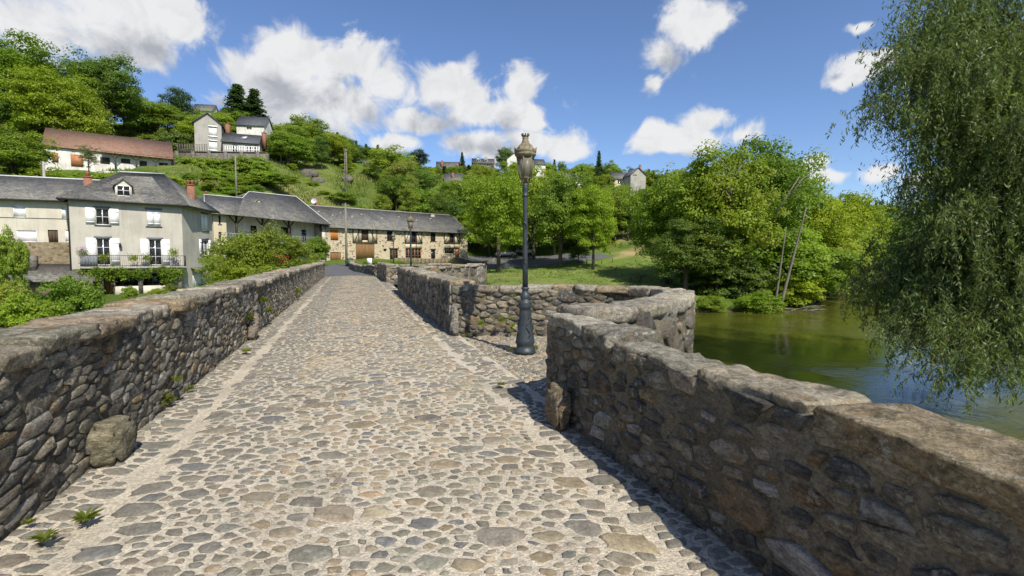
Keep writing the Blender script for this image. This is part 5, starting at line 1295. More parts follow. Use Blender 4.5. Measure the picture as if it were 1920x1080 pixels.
# low stone wall and hedge in front of the barn
f = Face(spx(742, 72), spx(862, 84)); mb = MB(); n = 16
for i in range(n):
    s0, s1 = f.L * i / n, f.L * (i + 1) / n; a, b = f.P(s0, 0), f.P(s1, 0); za, zb_ = tz(a.x, a.y), tz(b.x, b.y)
    mb.hexa([f.P(s0, za - .5, 0), f.P(s1, zb_ - .5, 0), f.P(s1, zb_ - .5, -.5), f.P(s0, za - .5, -.5), f.P(s0, za + .75, 0), f.P(s1, zb_ + .75, 0), f.P(s1, zb_ + .75, -.5), f.P(s0, za + .75, -.5)])
mb.build('field_boundary', M['garden_stone'], label='low dry stone wall running across the grass before the barn', cat='stone wall')
f = Face(spx(862, 84), spx(930, 92)); mb = MB()
for i in range(8):
    s0, s1 = f.L * i / 8, f.L * (i + 1) / 8; a, b = f.P(s0, 0), f.P(s1, 0); za, zb_ = tz(a.x, a.y), tz(b.x, b.y)
    mb.hexa([f.P(s0, za - .5, 0), f.P(s1, zb_ - .5, 0), f.P(s1, zb_ - .5, -.5), f.P(s0, za - .5, -.5), f.P(s0, za + .8, 0), f.P(s1, zb_ + .8, 0), f.P(s1, zb_ + .8, -.5), f.P(s0, za + .8, -.5)])
mb.build('field_boundary', M['grey_stone'], label='continuation of the low stone wall to the right of the barn', cat='stone wall')
p = at(693, 490, 66); 
q = at(693, 497, 62); mb = MB(); z = tz(q.x, q.y); mb.box((q.x, q.y, z + .75), (.62, .06, .8)); mb.tube([(q.x, q.y, z - .2), (q.x, q.y, z + .4)], .03, 6)
mb.build('notice_board', M['white_paint'], label='small white notice board on a post before the brown barn door', cat='notice board')
for (px, lab, mat, w_) in ((656, 'dark green wheeled bin beside the corner pole', 'plastic_green', .6),):
    q = at(px, 493, 61); rt = empty('wheeled_bin', (q.x, q.y, 1.0), lab, 'bin'); mb = MB(); O = Vector((q.x, q.y, .9))
    mb.hexa([O + Vector(v) for v in ((-.24, -.24, .05), (.24, -.24, .05), (.24, .24, .05), (-.24, .24, .05), (-.3, -.32, 1.0), (.3, -.32, 1.0), (.3, .32, 1.0), (-.3, .32, 1.0))]); mb.build('bin_body', M[mat], rt)
    mb = MB(); mb.box((O.x, O.y, O.z + 1.04), (.66, .7, .07)); mb.build('lid', M[mat], rt)
# ---------------------------------------------------------------- vegetation
def leafmesh(name, P, Nr, size, mat, r_, aspect=.62, bend=.0):
    """rhombus leaves: P (n,3) centres, Nr (n,3) rough normals, size scalar or (n,)"""
    n = len(P); Nr = Nr / (np.linalg.norm(Nr, axis=1, keepdims=True) + 1e-9)
    t_ = r_.normal(size=(n, 3)); u = np.cross(Nr, t_); u /= (np.linalg.norm(u, axis=1, keepdims=True) + 1e-9); v = np.cross(Nr, u)
    s_ = (np.asarray(size) * np.ones(n))[:, None] * r_.uniform(.7, 1.35, (n, 1)) * .5
    V = np.stack([P - u * s_, P - v * s_ * aspect, P + u * s_, P + v * s_ * aspect], 1).reshape(-1, 3)
    return mesh_np(name, V, np.arange(4 * n).reshape(-1, 4), mat)
def crown_pts(r_, nc, rc, per, cz, rx, rz, flat=.75, inner=.25, lobes=None):
    P = []; Nn = []; C = []
    for i in range(nc):
        d = r_.normal(size=3); d /= np.linalg.norm(d)
        if d[2] < -.78: d[2] *= -.6
        k = r_.uniform(.55, 1.0) if r_.random() > inner else r_.uniform(.1, .55)
        wob = 1 + .28 * noise.noise(Vector(d * 1.8) + Vector((float(nc), rc * 40, 3)))
        c = np.array([d[0] * rx * k * wob, d[1] * rx * k * wob, cz + d[2] * rz * k * wob]); C.append(c)
        m_ = int(per * r_.uniform(.6, 1.3)); q = r_.normal(size=(m_, 3)); q /= np.linalg.norm(q, axis=1, keepdims=True)
        q[:, 2] = np.where(q[:, 2] < -.2, -q[:, 2] * .5, q[:, 2]); R0 = rc * r_.uniform(.7, 1.35)
        rad = R0 * r_.uniform(.6, 1.08, (m_, 1)); p = c + q * rad * np.array([1, 1, flat])
        P.append(p); Nn.append(q + r_.normal(size=(m_, 3)) * .42 + np.array([.08, -.12, .30]))
    return np.concatenate(P), np.concatenate(Nn), C
def trunk_mesh(name, C, r_, r0=.022, h0=.3, lean=0.0):
    mb = MB(); pts = [(0, 0, -.03), (lean * .3, .003, h0 * .5), (lean, .01, h0), (lean * 1.2, .0, h0 + .2), (lean, -.01, .8)]
    mb.tube(pts, [r0 * 1.35, r0, r0 * .8, r0 * .5, r0 * .15], 8, True)
    for c in C[:14]:
        s_ = Vector((lean, 0, h0 * r_.uniform(.7, 1.5))); e_ = Vector(c); m_ = s_.lerp(e_, .5) + Vector((0, 0, -.03)); mb.tube([s_, m_, e_], [r0 * .42, r0 * .26, r0 * .07], 5, False)
    V = np.array([tuple(p) for p in mb.v]); return mesh_np(name, V, mb.f, M['bark'], smooth=True)
def grow(kind, seed):
    r_ = np.random.default_rng(seed)
    if kind == 'broad': P, Nn, C = crown_pts(r_, 105, .105, 115, .50, .36, .40, .95); s_ = .027
    elif kind == 'hero': P, Nn, C = crown_pts(r_, 185, .085, 185, .52, .36, .40, .95, .3); s_ = .0185
    elif kind == 'tall': P, Nn, C = crown_pts(r_, 120, .075, 150, .52, .25, .43, 1.0, .35); s_ = .018
    elif kind == 'loose': P, Nn, C = crown_pts(r_, 110, .07, 90, .55, .42, .42, 1.1, .5); s_ = .02
    elif kind == 'shrub': P, Nn, C = crown_pts(r_, 60, .16, 95, .42, .52, .45, .8, .2); s_ = .06
    elif kind == 'fineshrub': P, Nn, C = crown_pts(r_, 130, .12, 170, .42, .5, .46, .9, .3); s_ = .036
    elif kind == 'conifer':
        P = []; Nn = []; C = []
        for i in range(30):
            z = .12 + .86 * i / 30; R0 = .20 * (1 - (z - .12) / .9) ** .9 + .012
            for b in range(int(6 + 6 * (1 - z))):
                a = r_.uniform(0, 6.28); L_ = R0 * r_.uniform(.75, 1.15); m_ = int(10 + 320 * L_)
                t_ = r_.random(m_) ** .7; p = np.stack([np.cos(a) * t_ * L_, np.sin(a) * t_ * L_, z - t_ ** 1.5 * L_ * .35], 1) + r_.normal(size=(m_, 3)) * .012
                P.append(p); Nn.append(r_.normal(size=(m_, 3)) * .5 + np.array([np.cos(a) * .3, np.sin(a) * .3, 1]))
        P = np.concatenate(P); Nn = np.concatenate(Nn); s_ = .026
    cm = leafmesh('foliage_' + kind, P, Nn, s_, M['leaf'], r_)
    if kind == 'conifer': mb = MB(); mb.tube([(0, 0, -.03), (0, 0, .9)], [.016, .003], 6); tm = mesh_np('trunk', [tuple(v) for v in mb.v], mb.f, M['bark'])
    elif 'shrub' in kind: tm = None
    else: tm = trunk_mesh('trunk', C, r_, .02 if kind != 'tall' else .014, .3 if kind != 'tall' else .38)
    return cm, tm
BANK = {k: [grow(k, 10 * i + s_) for s_ in range(n)] for i, (k, n) in enumerate((('broad', 4), ('hero', 3), ('tall', 3), ('loose', 2), ('shrub', 3), ('fineshrub', 2), ('conifer', 3)))}
G_BRIGHT = (.26, .365, .03); G_MID = (.205, .31, .032); G_DARK = (.13, .215, .034); G_OLIVE = (.20, .25, .04); G_GREY = (.19, .25, .11); G_YEL = (.25, .33, .035); G_CON = (.055, .105, .04); G_CEDAR = (.05, .09, .06)
TONE = {G_BRIGHT: 'bright green', G_MID: 'mid green', G_DARK: 'dark green', G_OLIVE: 'olive green', G_GREY: 'grey green', G_YEL: 'yellow green', G_CON: 'very dark', G_CEDAR: 'blue grey'}
vr = random.Random(99)
def plant(kind, x, y, h, w_, col, label, name='broadleaf_tree', cat='tree', group=None, z=None, rz=None, var=None):
    z = tz(x, y) - .1 if z is None else z
    cm, tm = BANK[kind][vr.randrange(len(BANK[kind])) if var is None else var]
    rt = empty(name, (x, y, z), label, cat, group, rz=vr.uniform(0, 6.28) if rz is None else rz)
    natural = {'broad': .86, 'hero': .86, 'tall': .6, 'loose': .9, 'shrub': 1.15, 'fineshrub': 1.1, 'conifer': .42}[kind]
    sx = w_ / natural
    rt.scale = (sx, sx, h)
    k = vr.uniform(.86, 1.14); c = (col[0] * k * vr.uniform(.9, 1.12), col[1] * k, col[2] * k * vr.uniform(.8, 1.2), 1)
    nm = 'foliage' if 'shrub' in kind else 'crown'
    o = link(nm, cm, rt); o.color = c
    if tm: link('trunk', tm, rt)
    return rt
def key(kind, px, d, ytop, wpx, col, label, ybase=None, **k):
    if 'name' not in k and k.get('group') in (PK, RV): k['name'] = 'park_tree' if k['group'] == PK else 'riverside_tree'
    x, y = spx(px, d); zt_ = at(px, ytop, d).z; z0 = (at(px, ybase, d).z if ybase else tz(x, y)) - .15
    return plant(kind, x, y, max(.6, zt_ - z0), wpx * d / F, col, label, z=z0, **k)
# the park and the riverside
PK = 'park trees on the far lawn'; RV = 'riverside trees on the right bank bend'
key('hero', 935, 78, 298, 150, G_BRIGHT, 'big bright maple just left of the lamp post, tallest in the park', group=PK, var=0)
key('hero', 1050, 80, 312, 150, G_MID, 'broad park tree between the lamp post and the lone lawn tree', group=PK, var=1)
key('hero', 1112, 76, 335, 112, G_BRIGHT, 'single round lawn tree whose trunk stands on the grass by the bollards', group=PK, var=2)
key('broad', 1000, 92, 300, 130, G_BRIGHT, 'tall bright tree directly behind the lamp lantern', group=PK)
key('broad', 1085, 83, 455, 46, G_DARK, 'small dark bushy tree beside the parking road', group=PK, var=1)
key('broad', 880, 104, 318, 110, G_MID, 'mid green tree right above the end of the barn', group=PK)
key('broad', 1150, 108, 340, 90, G_MID, 'tree on the grassy slope under the dark gable house', group=PK)
key('hero', 1325, 60, 258, 230, G_BRIGHT, 'tallest light green tree of the riverside group, with a wide loose crown', group=RV, var=0)
key('hero', 1415, 64, 250, 220, G_MID, 'tall darker green tree rising behind the leaning dead trunks', group=RV, var=1)
key('loose', 1372, 57, 290, 200, G_YEL, 'thin yellow green tree with bare branches showing in front of the group', group=RV)
key('hero', 1250, 66, 322, 170, G_MID, 'leftmost leafy tree of the riverside group, over the picnic lawn', group=RV, var=2)
key('hero', 1285, 57, 400, 170, G_DARK, 'low dark spreading tree shading the lawn at the bank', group=RV, var=1)
key('hero', 1478, 70, 268, 170, G_MID, 'tree with a ragged top right of the leaning trunks', group=RV, var=2)
key('hero', 1535, 68, 335, 190, G_BRIGHT, 'rounded light green tree overhanging the river bend', group=RV, var=0)
key('hero', 1590, 84, 352, 150, G_BRIGHT, 'light green tree further up the bend, next to the willow', group=RV, var=1)
key('hero', 1630, 104, 378, 130, G_MID, 'smaller green tree far along the bend, half behind the willow', group=RV, var=2)
key('broad', 1440, 58, 400, 170, G_MID, 'lower leafy tree around the foot of the dead trunks', group=RV)
key('fineshrub', 1545, 66, 440, 170, G_YEL, 'big yellow green bush hanging over the water at the bend', ybase=548, name='bank_bush', cat='bush')
key('fineshrub', 1480, 57.5, 500, 130, G_BRIGHT, 'leafy bush right of the dead trunks over the water', ybase=568, name='bank_bush', cat='bush')
key('fineshrub', 1590, 84, 440, 100, G_YEL, 'bush hanging over the river farther along the bend', ybase=538, name='bank_bush', cat='bush')
key('fineshrub', 1335, 50.5, 550, 68, G_YEL, 'low light green reeds at the bank beside the refuge wall', ybase=588, name='reed_clump', cat='reeds')
key('fineshrub', 1420, 50.8, 543, 100, G_BRIGHT, 'bright green leafy clump on the little spit in the river', ybase=592, name='reed_clump', cat='reeds')
for i, (px, d, yt, wp, yb_, c_) in enumerate(((1500, 61, 440, 190, 562, G_MID), (1390, 56, 470, 130, 566, G_DARK), (1330, 60, 480, 130, 556, G_DARK), (1560, 76, 400, 150, 550, G_BRIGHT), (1610, 92, 400, 110, 540, G_MID), (1460, 60, 400, 150, 560, G_BRIGHT))):
    key('fineshrub', px, d, yt, wp, c_, ('tall %s undergrowth bush filling the riverside group, %s from the left' % (TONE[c_], ('fourth', 'second', 'first', 'fifth', 'last', 'third')[i])), ybase=yb_, name='undergrowth_bush', cat='bush')
key('broad', 385, 160, 204, 60, G_MID, 'green tree covering the foot of the topmost left roof')
key('broad', 420, 130, 216, 50, G_MID, 'green tree between the topmost roof and the white house'); key('broad', 440, 140, 226, 40, G_BRIGHT, 'bright tree below the two firs')
for i in range(13):
    px = 338 + i * 13; key('shrub', px, 94.5, 286 + (i * 37 % 9), 44, (G_BRIGHT, G_MID, G_YEL)[i % 3], 'ivy bush against the villa terrace retaining wall', ybase=330, name='ivy_bush', cat='bush', group='ivy bushes along the villa terrace wall')
for i in range(17):
    px = 82 + i * 15.5; key('shrub', px, 70 + (i * 7 % 4), 306 + px * .055 + (i * 29 % 11), 44, (G_BRIGHT, G_MID, G_YEL, G_DARK)[i % 4], 'overgrown bush below the long white building', ybase=350, name='slope_bush', cat='bush', group='bushes below the long white building')
for i in range(14):
    px = 345 + i * 15; key('shrub', px, 89 + i % 3, 312 + (i * 31 % 14), 52, (G_MID, G_YEL, G_BRIGHT)[i % 3], 'thick bush on the terraced slope just below the villa', ybase=348, name='ivy_bush', cat='bush', group='bushes on the terraces below the villa')
for i in range(9):
    px = 350 + i * 17; key('shrub', px, 84, 338 + (i * 23 % 12), 34, (G_MID, G_BRIGHT)[i % 2], 'overgrown hedge bush on the slope above the cream house roof', ybase=368, name='ivy_bush', cat='bush', group='hedge bushes above the cream house')
key('fineshrub', 1620, 108, 460, 80, G_BRIGHT, 'far bush at the waterline where the river narrows', ybase=530, name='bank_bush', cat='bush')
# conifers and landmarks on the skyline
CO = 'conifers on the skyline'
for (px, d, yt, wp, col, lab, nm) in ((455, 150, 154, 84, G_CON, 'tallest fir behind the villa roof', 'fir_tree'), (486, 152, 164, 74, G_CON, 'second fir just right of the tallest one', 'fir_tree'), (868, 236, 283, 17, G_CON, 'narrow dark conifer left of the crest house with dormers', 'fir_tree'),
                                   (4, 112, 8, 60, G_CON, 'tall fir at the top left corner', 'fir_tree'), (672, 182, 262, 20, G_CON, 'small fir on the skyline above the pylon', 'fir_tree'), (690, 180, 268, 18, G_CON, 'small fir just right of the one above the pylon', 'fir_tree'),
                                   (1121, 200, 280, 24, G_CON, 'lone pointed conifer above the park trees', 'fir_tree'), (712, 182, 270, 22, G_CON, 'third small fir, nearest the blue grey cedar', 'fir_tree')):
    key('conifer', px, d, yt, wp, col, lab, name=nm, group=CO)
key('broad', 785, 200, 277, 48, G_CEDAR, 'flat topped blue grey cedar on the skyline', name='cedar_tree')
key('broad', 345, 125, 158, 62, G_CON, 'round dark evergreen left of the villa tower', name='evergreen_tree')
key('broad', 946, 232, 272, 44, G_DARK, 'round dark tree on the crest left of the lantern')
key('hero', 205, 108, 84, 160, G_DARK, 'big dark ash towering over the red roofed building', var=0)
key('hero', 60, 96, 62, 190, G_MID, 'huge leafy tree at the upper left', var=1)
key('hero', 118, 92, 118, 170, G_BRIGHT, 'bright tree between the huge one and the dark ash', var=2)
key('broad', 10, 90, 120, 130, G_DARK, 'dark tree at the left edge of the photo, mid height')
key('hero', 35, 70, 228, 150, G_BRIGHT, 'round light green tree beside the left end of the red tiled roof', var=0)
key('broad', 168, 92, 165, 110, G_BRIGHT, 'bright rounded tree directly above the chimney of the tiled roof')
key('shrub', 335, 100, 232, 66, G_DARK, 'dense dark round bush left of the villa terrace', name='round_bush', cat='bush')
key('loose', 176, 78, 268, 46, G_GREY, 'nearly bare grey tree before the long white building', ybase=325)
key('broad', 545, 112, 248, 110, G_MID, 'green tree right of the villa'); key('broad', 580, 128, 212, 110, G_MID, 'tall tree on the skyline right of the firs')
key('broad', 740, 125, 270, 110, G_YEL, 'yellow green broad tree above the middle of the barn roof'); key('broad', 745, 104, 320, 90, G_DARK, 'dark tree right behind the barn roof')
# garden
key('hero', 470, 33, 398, 165, G_YEL, 'full young fruit tree in front of the cream house', group=None, var=0, ybase=640)
key('hero', 540, 34, 432, 120, G_YEL, 'lower right fruit tree beside the left parapet', var=1, ybase=560)
key('loose', 425, 31, 470, 110, G_BRIGHT, 'leafy sapling at the corner of the beige house', var=1, ybase=580)
key('fineshrub', 500, 30, 490, 150, G_YEL, 'mass of bushes under the fruit trees', ybase=560, name='garden_bush', cat='bush')
key('fineshrub', 595, 62, 438, 52, G_MID, 'climbing shrub covering the right end of the cream house', ybase=490, name='climbing_shrub', cat='shrub')
key('fineshrub', 700, 64, 484, 40, G_YEL, 'small hedge under the barn door', ybase=500, name='garden_bush', cat='bush'); key('fineshrub', 745, 66, 486, 40, G_BRIGHT, 'small hedge left of the glazed barn door', ybase=502, name='garden_bush', cat='bush')
key('fineshrub', 128, 27, 505, 120, G_MID, 'dense climbing bush below the shed roof', ybase=640, name='garden_bush', cat='bush', var=0)
key('fineshrub', 60, 24, 540, 130, G_BRIGHT, 'light green bush behind the left parapet', ybase=680, name='garden_bush', cat='bush', var=1)
key('fineshrub', 8, 25, 515, 110, G_YEL, 'yellowish bush at the left edge above the parapet', ybase=660, name='garden_bush', cat='bush', var=0)
key('fineshrub', 15, 34, 420, 62, G_MID, 'bush in front of the retaining wall at the left edge', ybase=560, name='garden_bush', cat='bush', var=1)
key('fineshrub', 185, 24, 575, 90, G_MID, 'low bush just over the parapet', ybase=660, name='garden_bush', cat='bush', var=0)
for i, (px, d, yt, wp) in enumerate(((295, 36, 538, 40), (325, 37, 530, 36), (240, 38, 535, 30), (350, 36, 540, 40), (375, 38, 535, 30))):
    key('fineshrub', px, d, yt, wp, (G_YEL, G_OLIVE, G_BRIGHT)[i % 3], 'small flowering garden plant at the foot of the beige house', ybase=560, name='garden_plant', cat='garden plant', group='plants at the foot of the beige house')
# dead trunks over the water
for (px0, py0, px1, py1, d, lab, r0) in ((1462, 560, 1512, 388, 54, 'long bare dead trunk leaning right over the water', .2), (1452, 560, 1474, 425, 54.4, 'shorter dead trunk with a broken top, left of the long leaning one', .17)):
    a, b = at(px0, py0 + 18, d), at(px1, py1, d - 1.5); mb = MB(); pts = [a.lerp(b, i / 8) + Vector((noise.noise(Vector((i, px0, 0))) * .12, 0, 0)) for i in range(9)]; mb.tube(pts, [r0 * (1 - .75 * i / 8) for i in range(9)], 8)
    for k in range(5): i = 3 + k; q = pts[i]; mb.tube([q, q + Vector((vr.uniform(-1, 1), 0, vr.uniform(.2, .9)))], [.04, .01], 4)
    mb.build('dead_trunk', M['dead_wood'], smooth=True, label=lab, cat='dead trunk')
mb = MB()
for k in range(22):
    q = at(vr.uniform(1440, 1530), 575, 52 + vr.uniform(-2, 5)); q.z = WATER + .05; a = vr.uniform(-.5, .5); L_ = vr.uniform(.6, 2.4); mb.tube([q, q + Vector((L_ * math.cos(a), L_ * math.sin(a), vr.uniform(0, .5)))], [.06, .015], 5)
mb.build('driftwood', M['dead_wood'], label='tangle of grey driftwood at the tip of the spit', cat='driftwood')
# bare branches inside the riverside trees
mb = MB()
for (pts) in (((1385, 385), (1345, 345), (1318, 340)), ((1372, 390), (1368, 320), (1345, 290)), ((1372, 370), (1385, 320), (1400, 290)), ((1480, 370), (1505, 335), (1545, 312), (1570, 300)), ((1455, 400), (1480, 360), (1500, 330))):
    mb.tube([at(p[0], p[1], 55.5) for p in pts], [.09, .06, .03, .015][:len(pts)], 5)
mb.build('bare_branches', M['dead_wood'], label='pale bare branches sticking out of the tallest riverside trees', cat='branch')

# hillside fill
SKY = [(-100, 40), (0, 50), (95, 90), (130, 118), (200, 100), (270, 130), (300, 190), (345, 190), (400, 215), (440, 190), (500, 215), (530, 232), (570, 222), (620, 240), (660, 250), (700, 270), (730, 278), (770, 290), (800, 312), (870, 308), (930, 298), (1020, 302), (1050, 292), (1100, 297), (1140, 296), (1210, 316), (1240, 298), (1280, 280), (1340, 285), (1420, 275), (1480, 290), (1520, 320), (1560, 340), (1640, 338), (1700, 342), (1800, 335), (2000, 325), (2400, 320)]
def ysky(px): return float(np.interp(px, [q[0] for q in SKY], [q[1] for q in SKY]))
EXC = [(72, 246, 338, 326, 93), (330, 214, 506, 312, 107), (436, 322, 700, 392, 128), (450, 214, 505, 250, 140), (686, 297, 712, 311, 153), (826, 300, 862, 310, 240), (838, 322, 868, 334, 164), (888, 294, 928, 307, 230), (954, 284, 978, 293, 214), (1004, 295, 1022, 309, 206), (1056, 322, 1088, 342, 154), (1152, 320, 1180, 336, 168), (1180, 310, 1210, 333, 164), (368, 190, 408, 208, 168), (225, 236, 345, 262, 112)]
def blocked(x0, x1, y0, y1, d):
    for (a, b, c, e, dm) in EXC:
        if d < dm and x1 > a and x0 < c and y1 > b and y0 < e: return True
    return False
def zone_name(px, d):
    if px < 340: return 'above the red tiled building' if d > 88 else 'below the red tiled building'
    if px < 520: return 'around the villa' if d < 125 else 'on the ridge behind the villa'
    if px < 700: return 'on the slope above the cream house' if d < 140 else 'on the ridge above the cream house'
    if px < 880: return 'on the slope behind the barn' if d < 150 else 'on the ridge behind the barn'
    if px < 1060: return 'behind the park near the lamp post' if d < 150 else 'on the crest behind the lantern'
    if px < 1240: return 'below the gabled hill houses' if d < 150 else 'on the crest by the gabled houses'
    if px < 1560: return 'by the riverside group'
    return 'in the valley forest beyond the river'
cnt = 0; cover = {}; FILL = []
rows_ = [(56, 1275, 1420), (62, 1290, 1520), (66, 0, 330), (74, 0, 340), (84, 340, 420), (98, -60, 1300), (108, -60, 1340), (118, -60, 1460), (130, -60, 1560), (146, -60, 1600), (165, 250, 1640), (190, 480, 1700), (222, 560, 1760), (262, 1000, 1850), (310, 1250, 2000), (370, 1350, 2100)]
for (d0, xa, xb) in rows_:
    px = xa + vr.uniform(0, 20); stepx = max(16, 3300 / d0) * (.72 if 98 <= d0 <= 170 else 1)
    while px < xb:
        d = d0 * vr.uniform(.96, 1.04); x, y = spx(px, d); z = tz(x, y); h = vr.uniform(5, 12.5) * (1.0 if d < 200 else 1.35); yb = proj((x, y, z))[1]
        kind = vr.choice(['broad'] * 6 + ['tall'] * 2 + (['conifer'] * (5 if px > 1560 else 1) if d > 140 else []))
        w_ = h * (vr.uniform(.75, 1.1) if kind == 'broad' else (.5 if kind == 'tall' else .38)); wp = w_ / d * F / 2
        ya = min(ysky(px), ysky(px - wp * .6) + 8, ysky(px + wp * .6) + 8)
        hm = at(px, max(ysky(px - wp * .5), ysky(px), ysky(px + wp * .5)), d).z - z
        if hm < h: h = max(2.2, hm)
        if hm < 1.0: px += stepx; continue
        w_ = min(w_, h * 1.25); wp = w_ / d * F / 2; yt = proj((x, y, z + h))[1]
        ok = river_sd(np.array([x]), np.array([y]))[0] > 2.5
        if 1180 < px < 1330 and d < 112: ok = False
        if ok and blocked(px - wp * .85, px + wp * .85, yt + 2, yb - 1, d):
            h = 2.0; w_ = 2.8; wp = w_ / d * F / 2; yt = proj((x, y, z + h))[1]; kind = 'shrub'
            ok = not blocked(px - wp, px + wp, yt, yb - 3, d) and vr.random() < .8
        cols_ = range(int((px - wp * .7) // 10), int((px + wp * .7) // 10) + 1)
        if ok and d > 104 and kind != 'conifer' and all(cover.get(c, 999) < yt + 1.5 for c in cols_): ok = False
        if ok:
            for c in range(int((px - wp * .5) // 10), int((px + wp * .5) // 10) + 1): cover[c] = min(cover.get(c, 999), yt + (yb - yt) * .12)
            col = vr.choice([G_BRIGHT, G_BRIGHT, G_MID, G_MID, G_MID, G_DARK, G_OLIVE, G_YEL]) if kind != 'conifer' else G_CON
            if px > 1560: col = vr.choice([G_MID, G_DARK, G_BRIGHT]) if kind != 'conifer' else G_CON
            size = 'small' if h < 5 else ('tall' if h > 9 else 'middling'); nm = {'broad': 'broadleaf_tree', 'tall': 'slender_tree', 'conifer': 'fir_tree', 'shrub': 'hillside_bush'}[kind]
            wd = {'broad': 'round crowned tree', 'tall': 'slender tree', 'conifer': 'fir', 'shrub': 'bush'}[kind]
            o_ = plant(kind, x, y, h, w_, col, '%s %s %s %s' % (size, TONE[col], wd, zone_name(px, d)), name=nm, cat='bush' if kind == 'shrub' else 'tree', group='%s %ss %s' % (TONE[col], wd, zone_name(px, d))); cnt += 1; FILL.append((o_, px))
        px += stepx * vr.uniform(.75, 1.25)
for k in range(14):      # the valley side goes on beyond the left edge of the photo
    px = vr.uniform(-1500, -80); d = vr.uniform(48, 120); x, y = spx(px, d); h = vr.uniform(7, 12)
    if river_sd(np.array([x]), np.array([y]))[0] > 3: o_ = plant('broad', x, y, h, h * vr.uniform(.8, 1.1), vr.choice([G_BRIGHT, G_MID, G_DARK]), 'leafy tree on the valley side beyond the left edge', group='trees beyond the left edge'); FILL.append((o_, px))
print('fill trees', cnt)
cs_ = 0
for k in range(2500):
    px = vr.uniform(0, 1300); d = vr.uniform(60, 135)
    if cs_ < 120: px = vr.uniform(-10, 345); d = vr.uniform(58, 84)
    if px > 340 and d < 82: continue
    if px > 600 and d < 98: continue
    if px > 900 and d < 104: continue
    x, y = spx(px, d); z = tz(x, y); big_ = px < 345 and d < 84; h = vr.uniform(1.6, 3.6) if big_ else vr.uniform(1.0, 2.8); w_ = h * vr.uniform(1.4, 2.4); wp = w_ / d * F / 2; yb, yt = proj((x, y, z))[1], proj((x, y, z + h))[1]
    if 450 < px < 700 and 86 < d < 122 and vr.random() < .6: continue
    if blocked(px - wp, px + wp, yt + (6 if px < 345 else 1), yb - 5, min(d, 200)) and not (436 < px < 700 and 322 < yt < 392): continue
    if 340 < px < 440 and d > 90 and d < 98: continue
    col = vr.choice([G_BRIGHT, G_MID, G_OLIVE, G_YEL, G_GREY]); cs_ += 1
    o_ = plant('shrub', x, y, h, w_, col, '%s bush %s' % (TONE[col], zone_name(px, d)), name='hillside_bush', cat='bush', group='%s bushes %s' % (TONE[col], zone_name(px, d))); FILL.append((o_, px))
    if cs_ >= 296: break
# same-looking neighbours are told apart by their order
TENS = ['', '', 'twenty', 'thirty', 'forty', 'fifty', 'sixty', 'seventy']
ORD = 'first second third fourth fifth sixth seventh eighth ninth tenth eleventh twelfth thirteenth fourteenth fifteenth sixteenth seventeenth eighteenth nineteenth twentieth'.split()
ORD += ['%s-%s' % (TENS[i // 10], ORD[i % 10 - 1]) if i % 10 else TENS[i // 10][:-1] + 'ieth' for i in range(21, 80)]
# left bank below the houses and on the lawn edge
for i, (px, d, h, w_, col) in enumerate(((905, 60, 1.2, 2.5, G_MID), (1210, 96, 1.6, 3, G_OLIVE), (1235, 99, 1.4, 3, G_GREY), (1190, 101, 2.2, 3.5, G_MID), (1262, 92, 2.2, 3, G_MID), (1290, 80, 3, 4, G_DARK))):
    x, y = spx(px, d); plant('shrub', x, y, h, w_, col, TONE[col] + ' bush on the dry grass bank by the lawn', name='hillside_bush', cat='bush', group='bushes on the dry grass bank')
# rocks on the meadow
for i, (px, py, d, s_) in enumerate(((600, 340, 108, 2.0), (585, 333, 112, 2.6), (635, 352, 100, 1.8), (520, 318, 118, 2.4), (790, 335, 118, 2.6), (655, 328, 116, 1.8), (480, 312, 104, 2.4))):
    x, y = spx(px, d); V, Fc = rock_pts(lambda a, b, c: (a, b, c), s_ * .7, s_ * .5, s_ * .45, (5, 5, 4), 40 + i, .35, .4)
    o = link('hillside_rock', mesh_np('hillside_rock', V, Fc, M['grey_stone']), label='grey rock outcrop on the meadow slope' + (' among shrubs behind the barn' if px > 700 else ''), cat='rock', group='rock outcrops on the slope'); o.location = (x, y, tz(x, y) + .3)

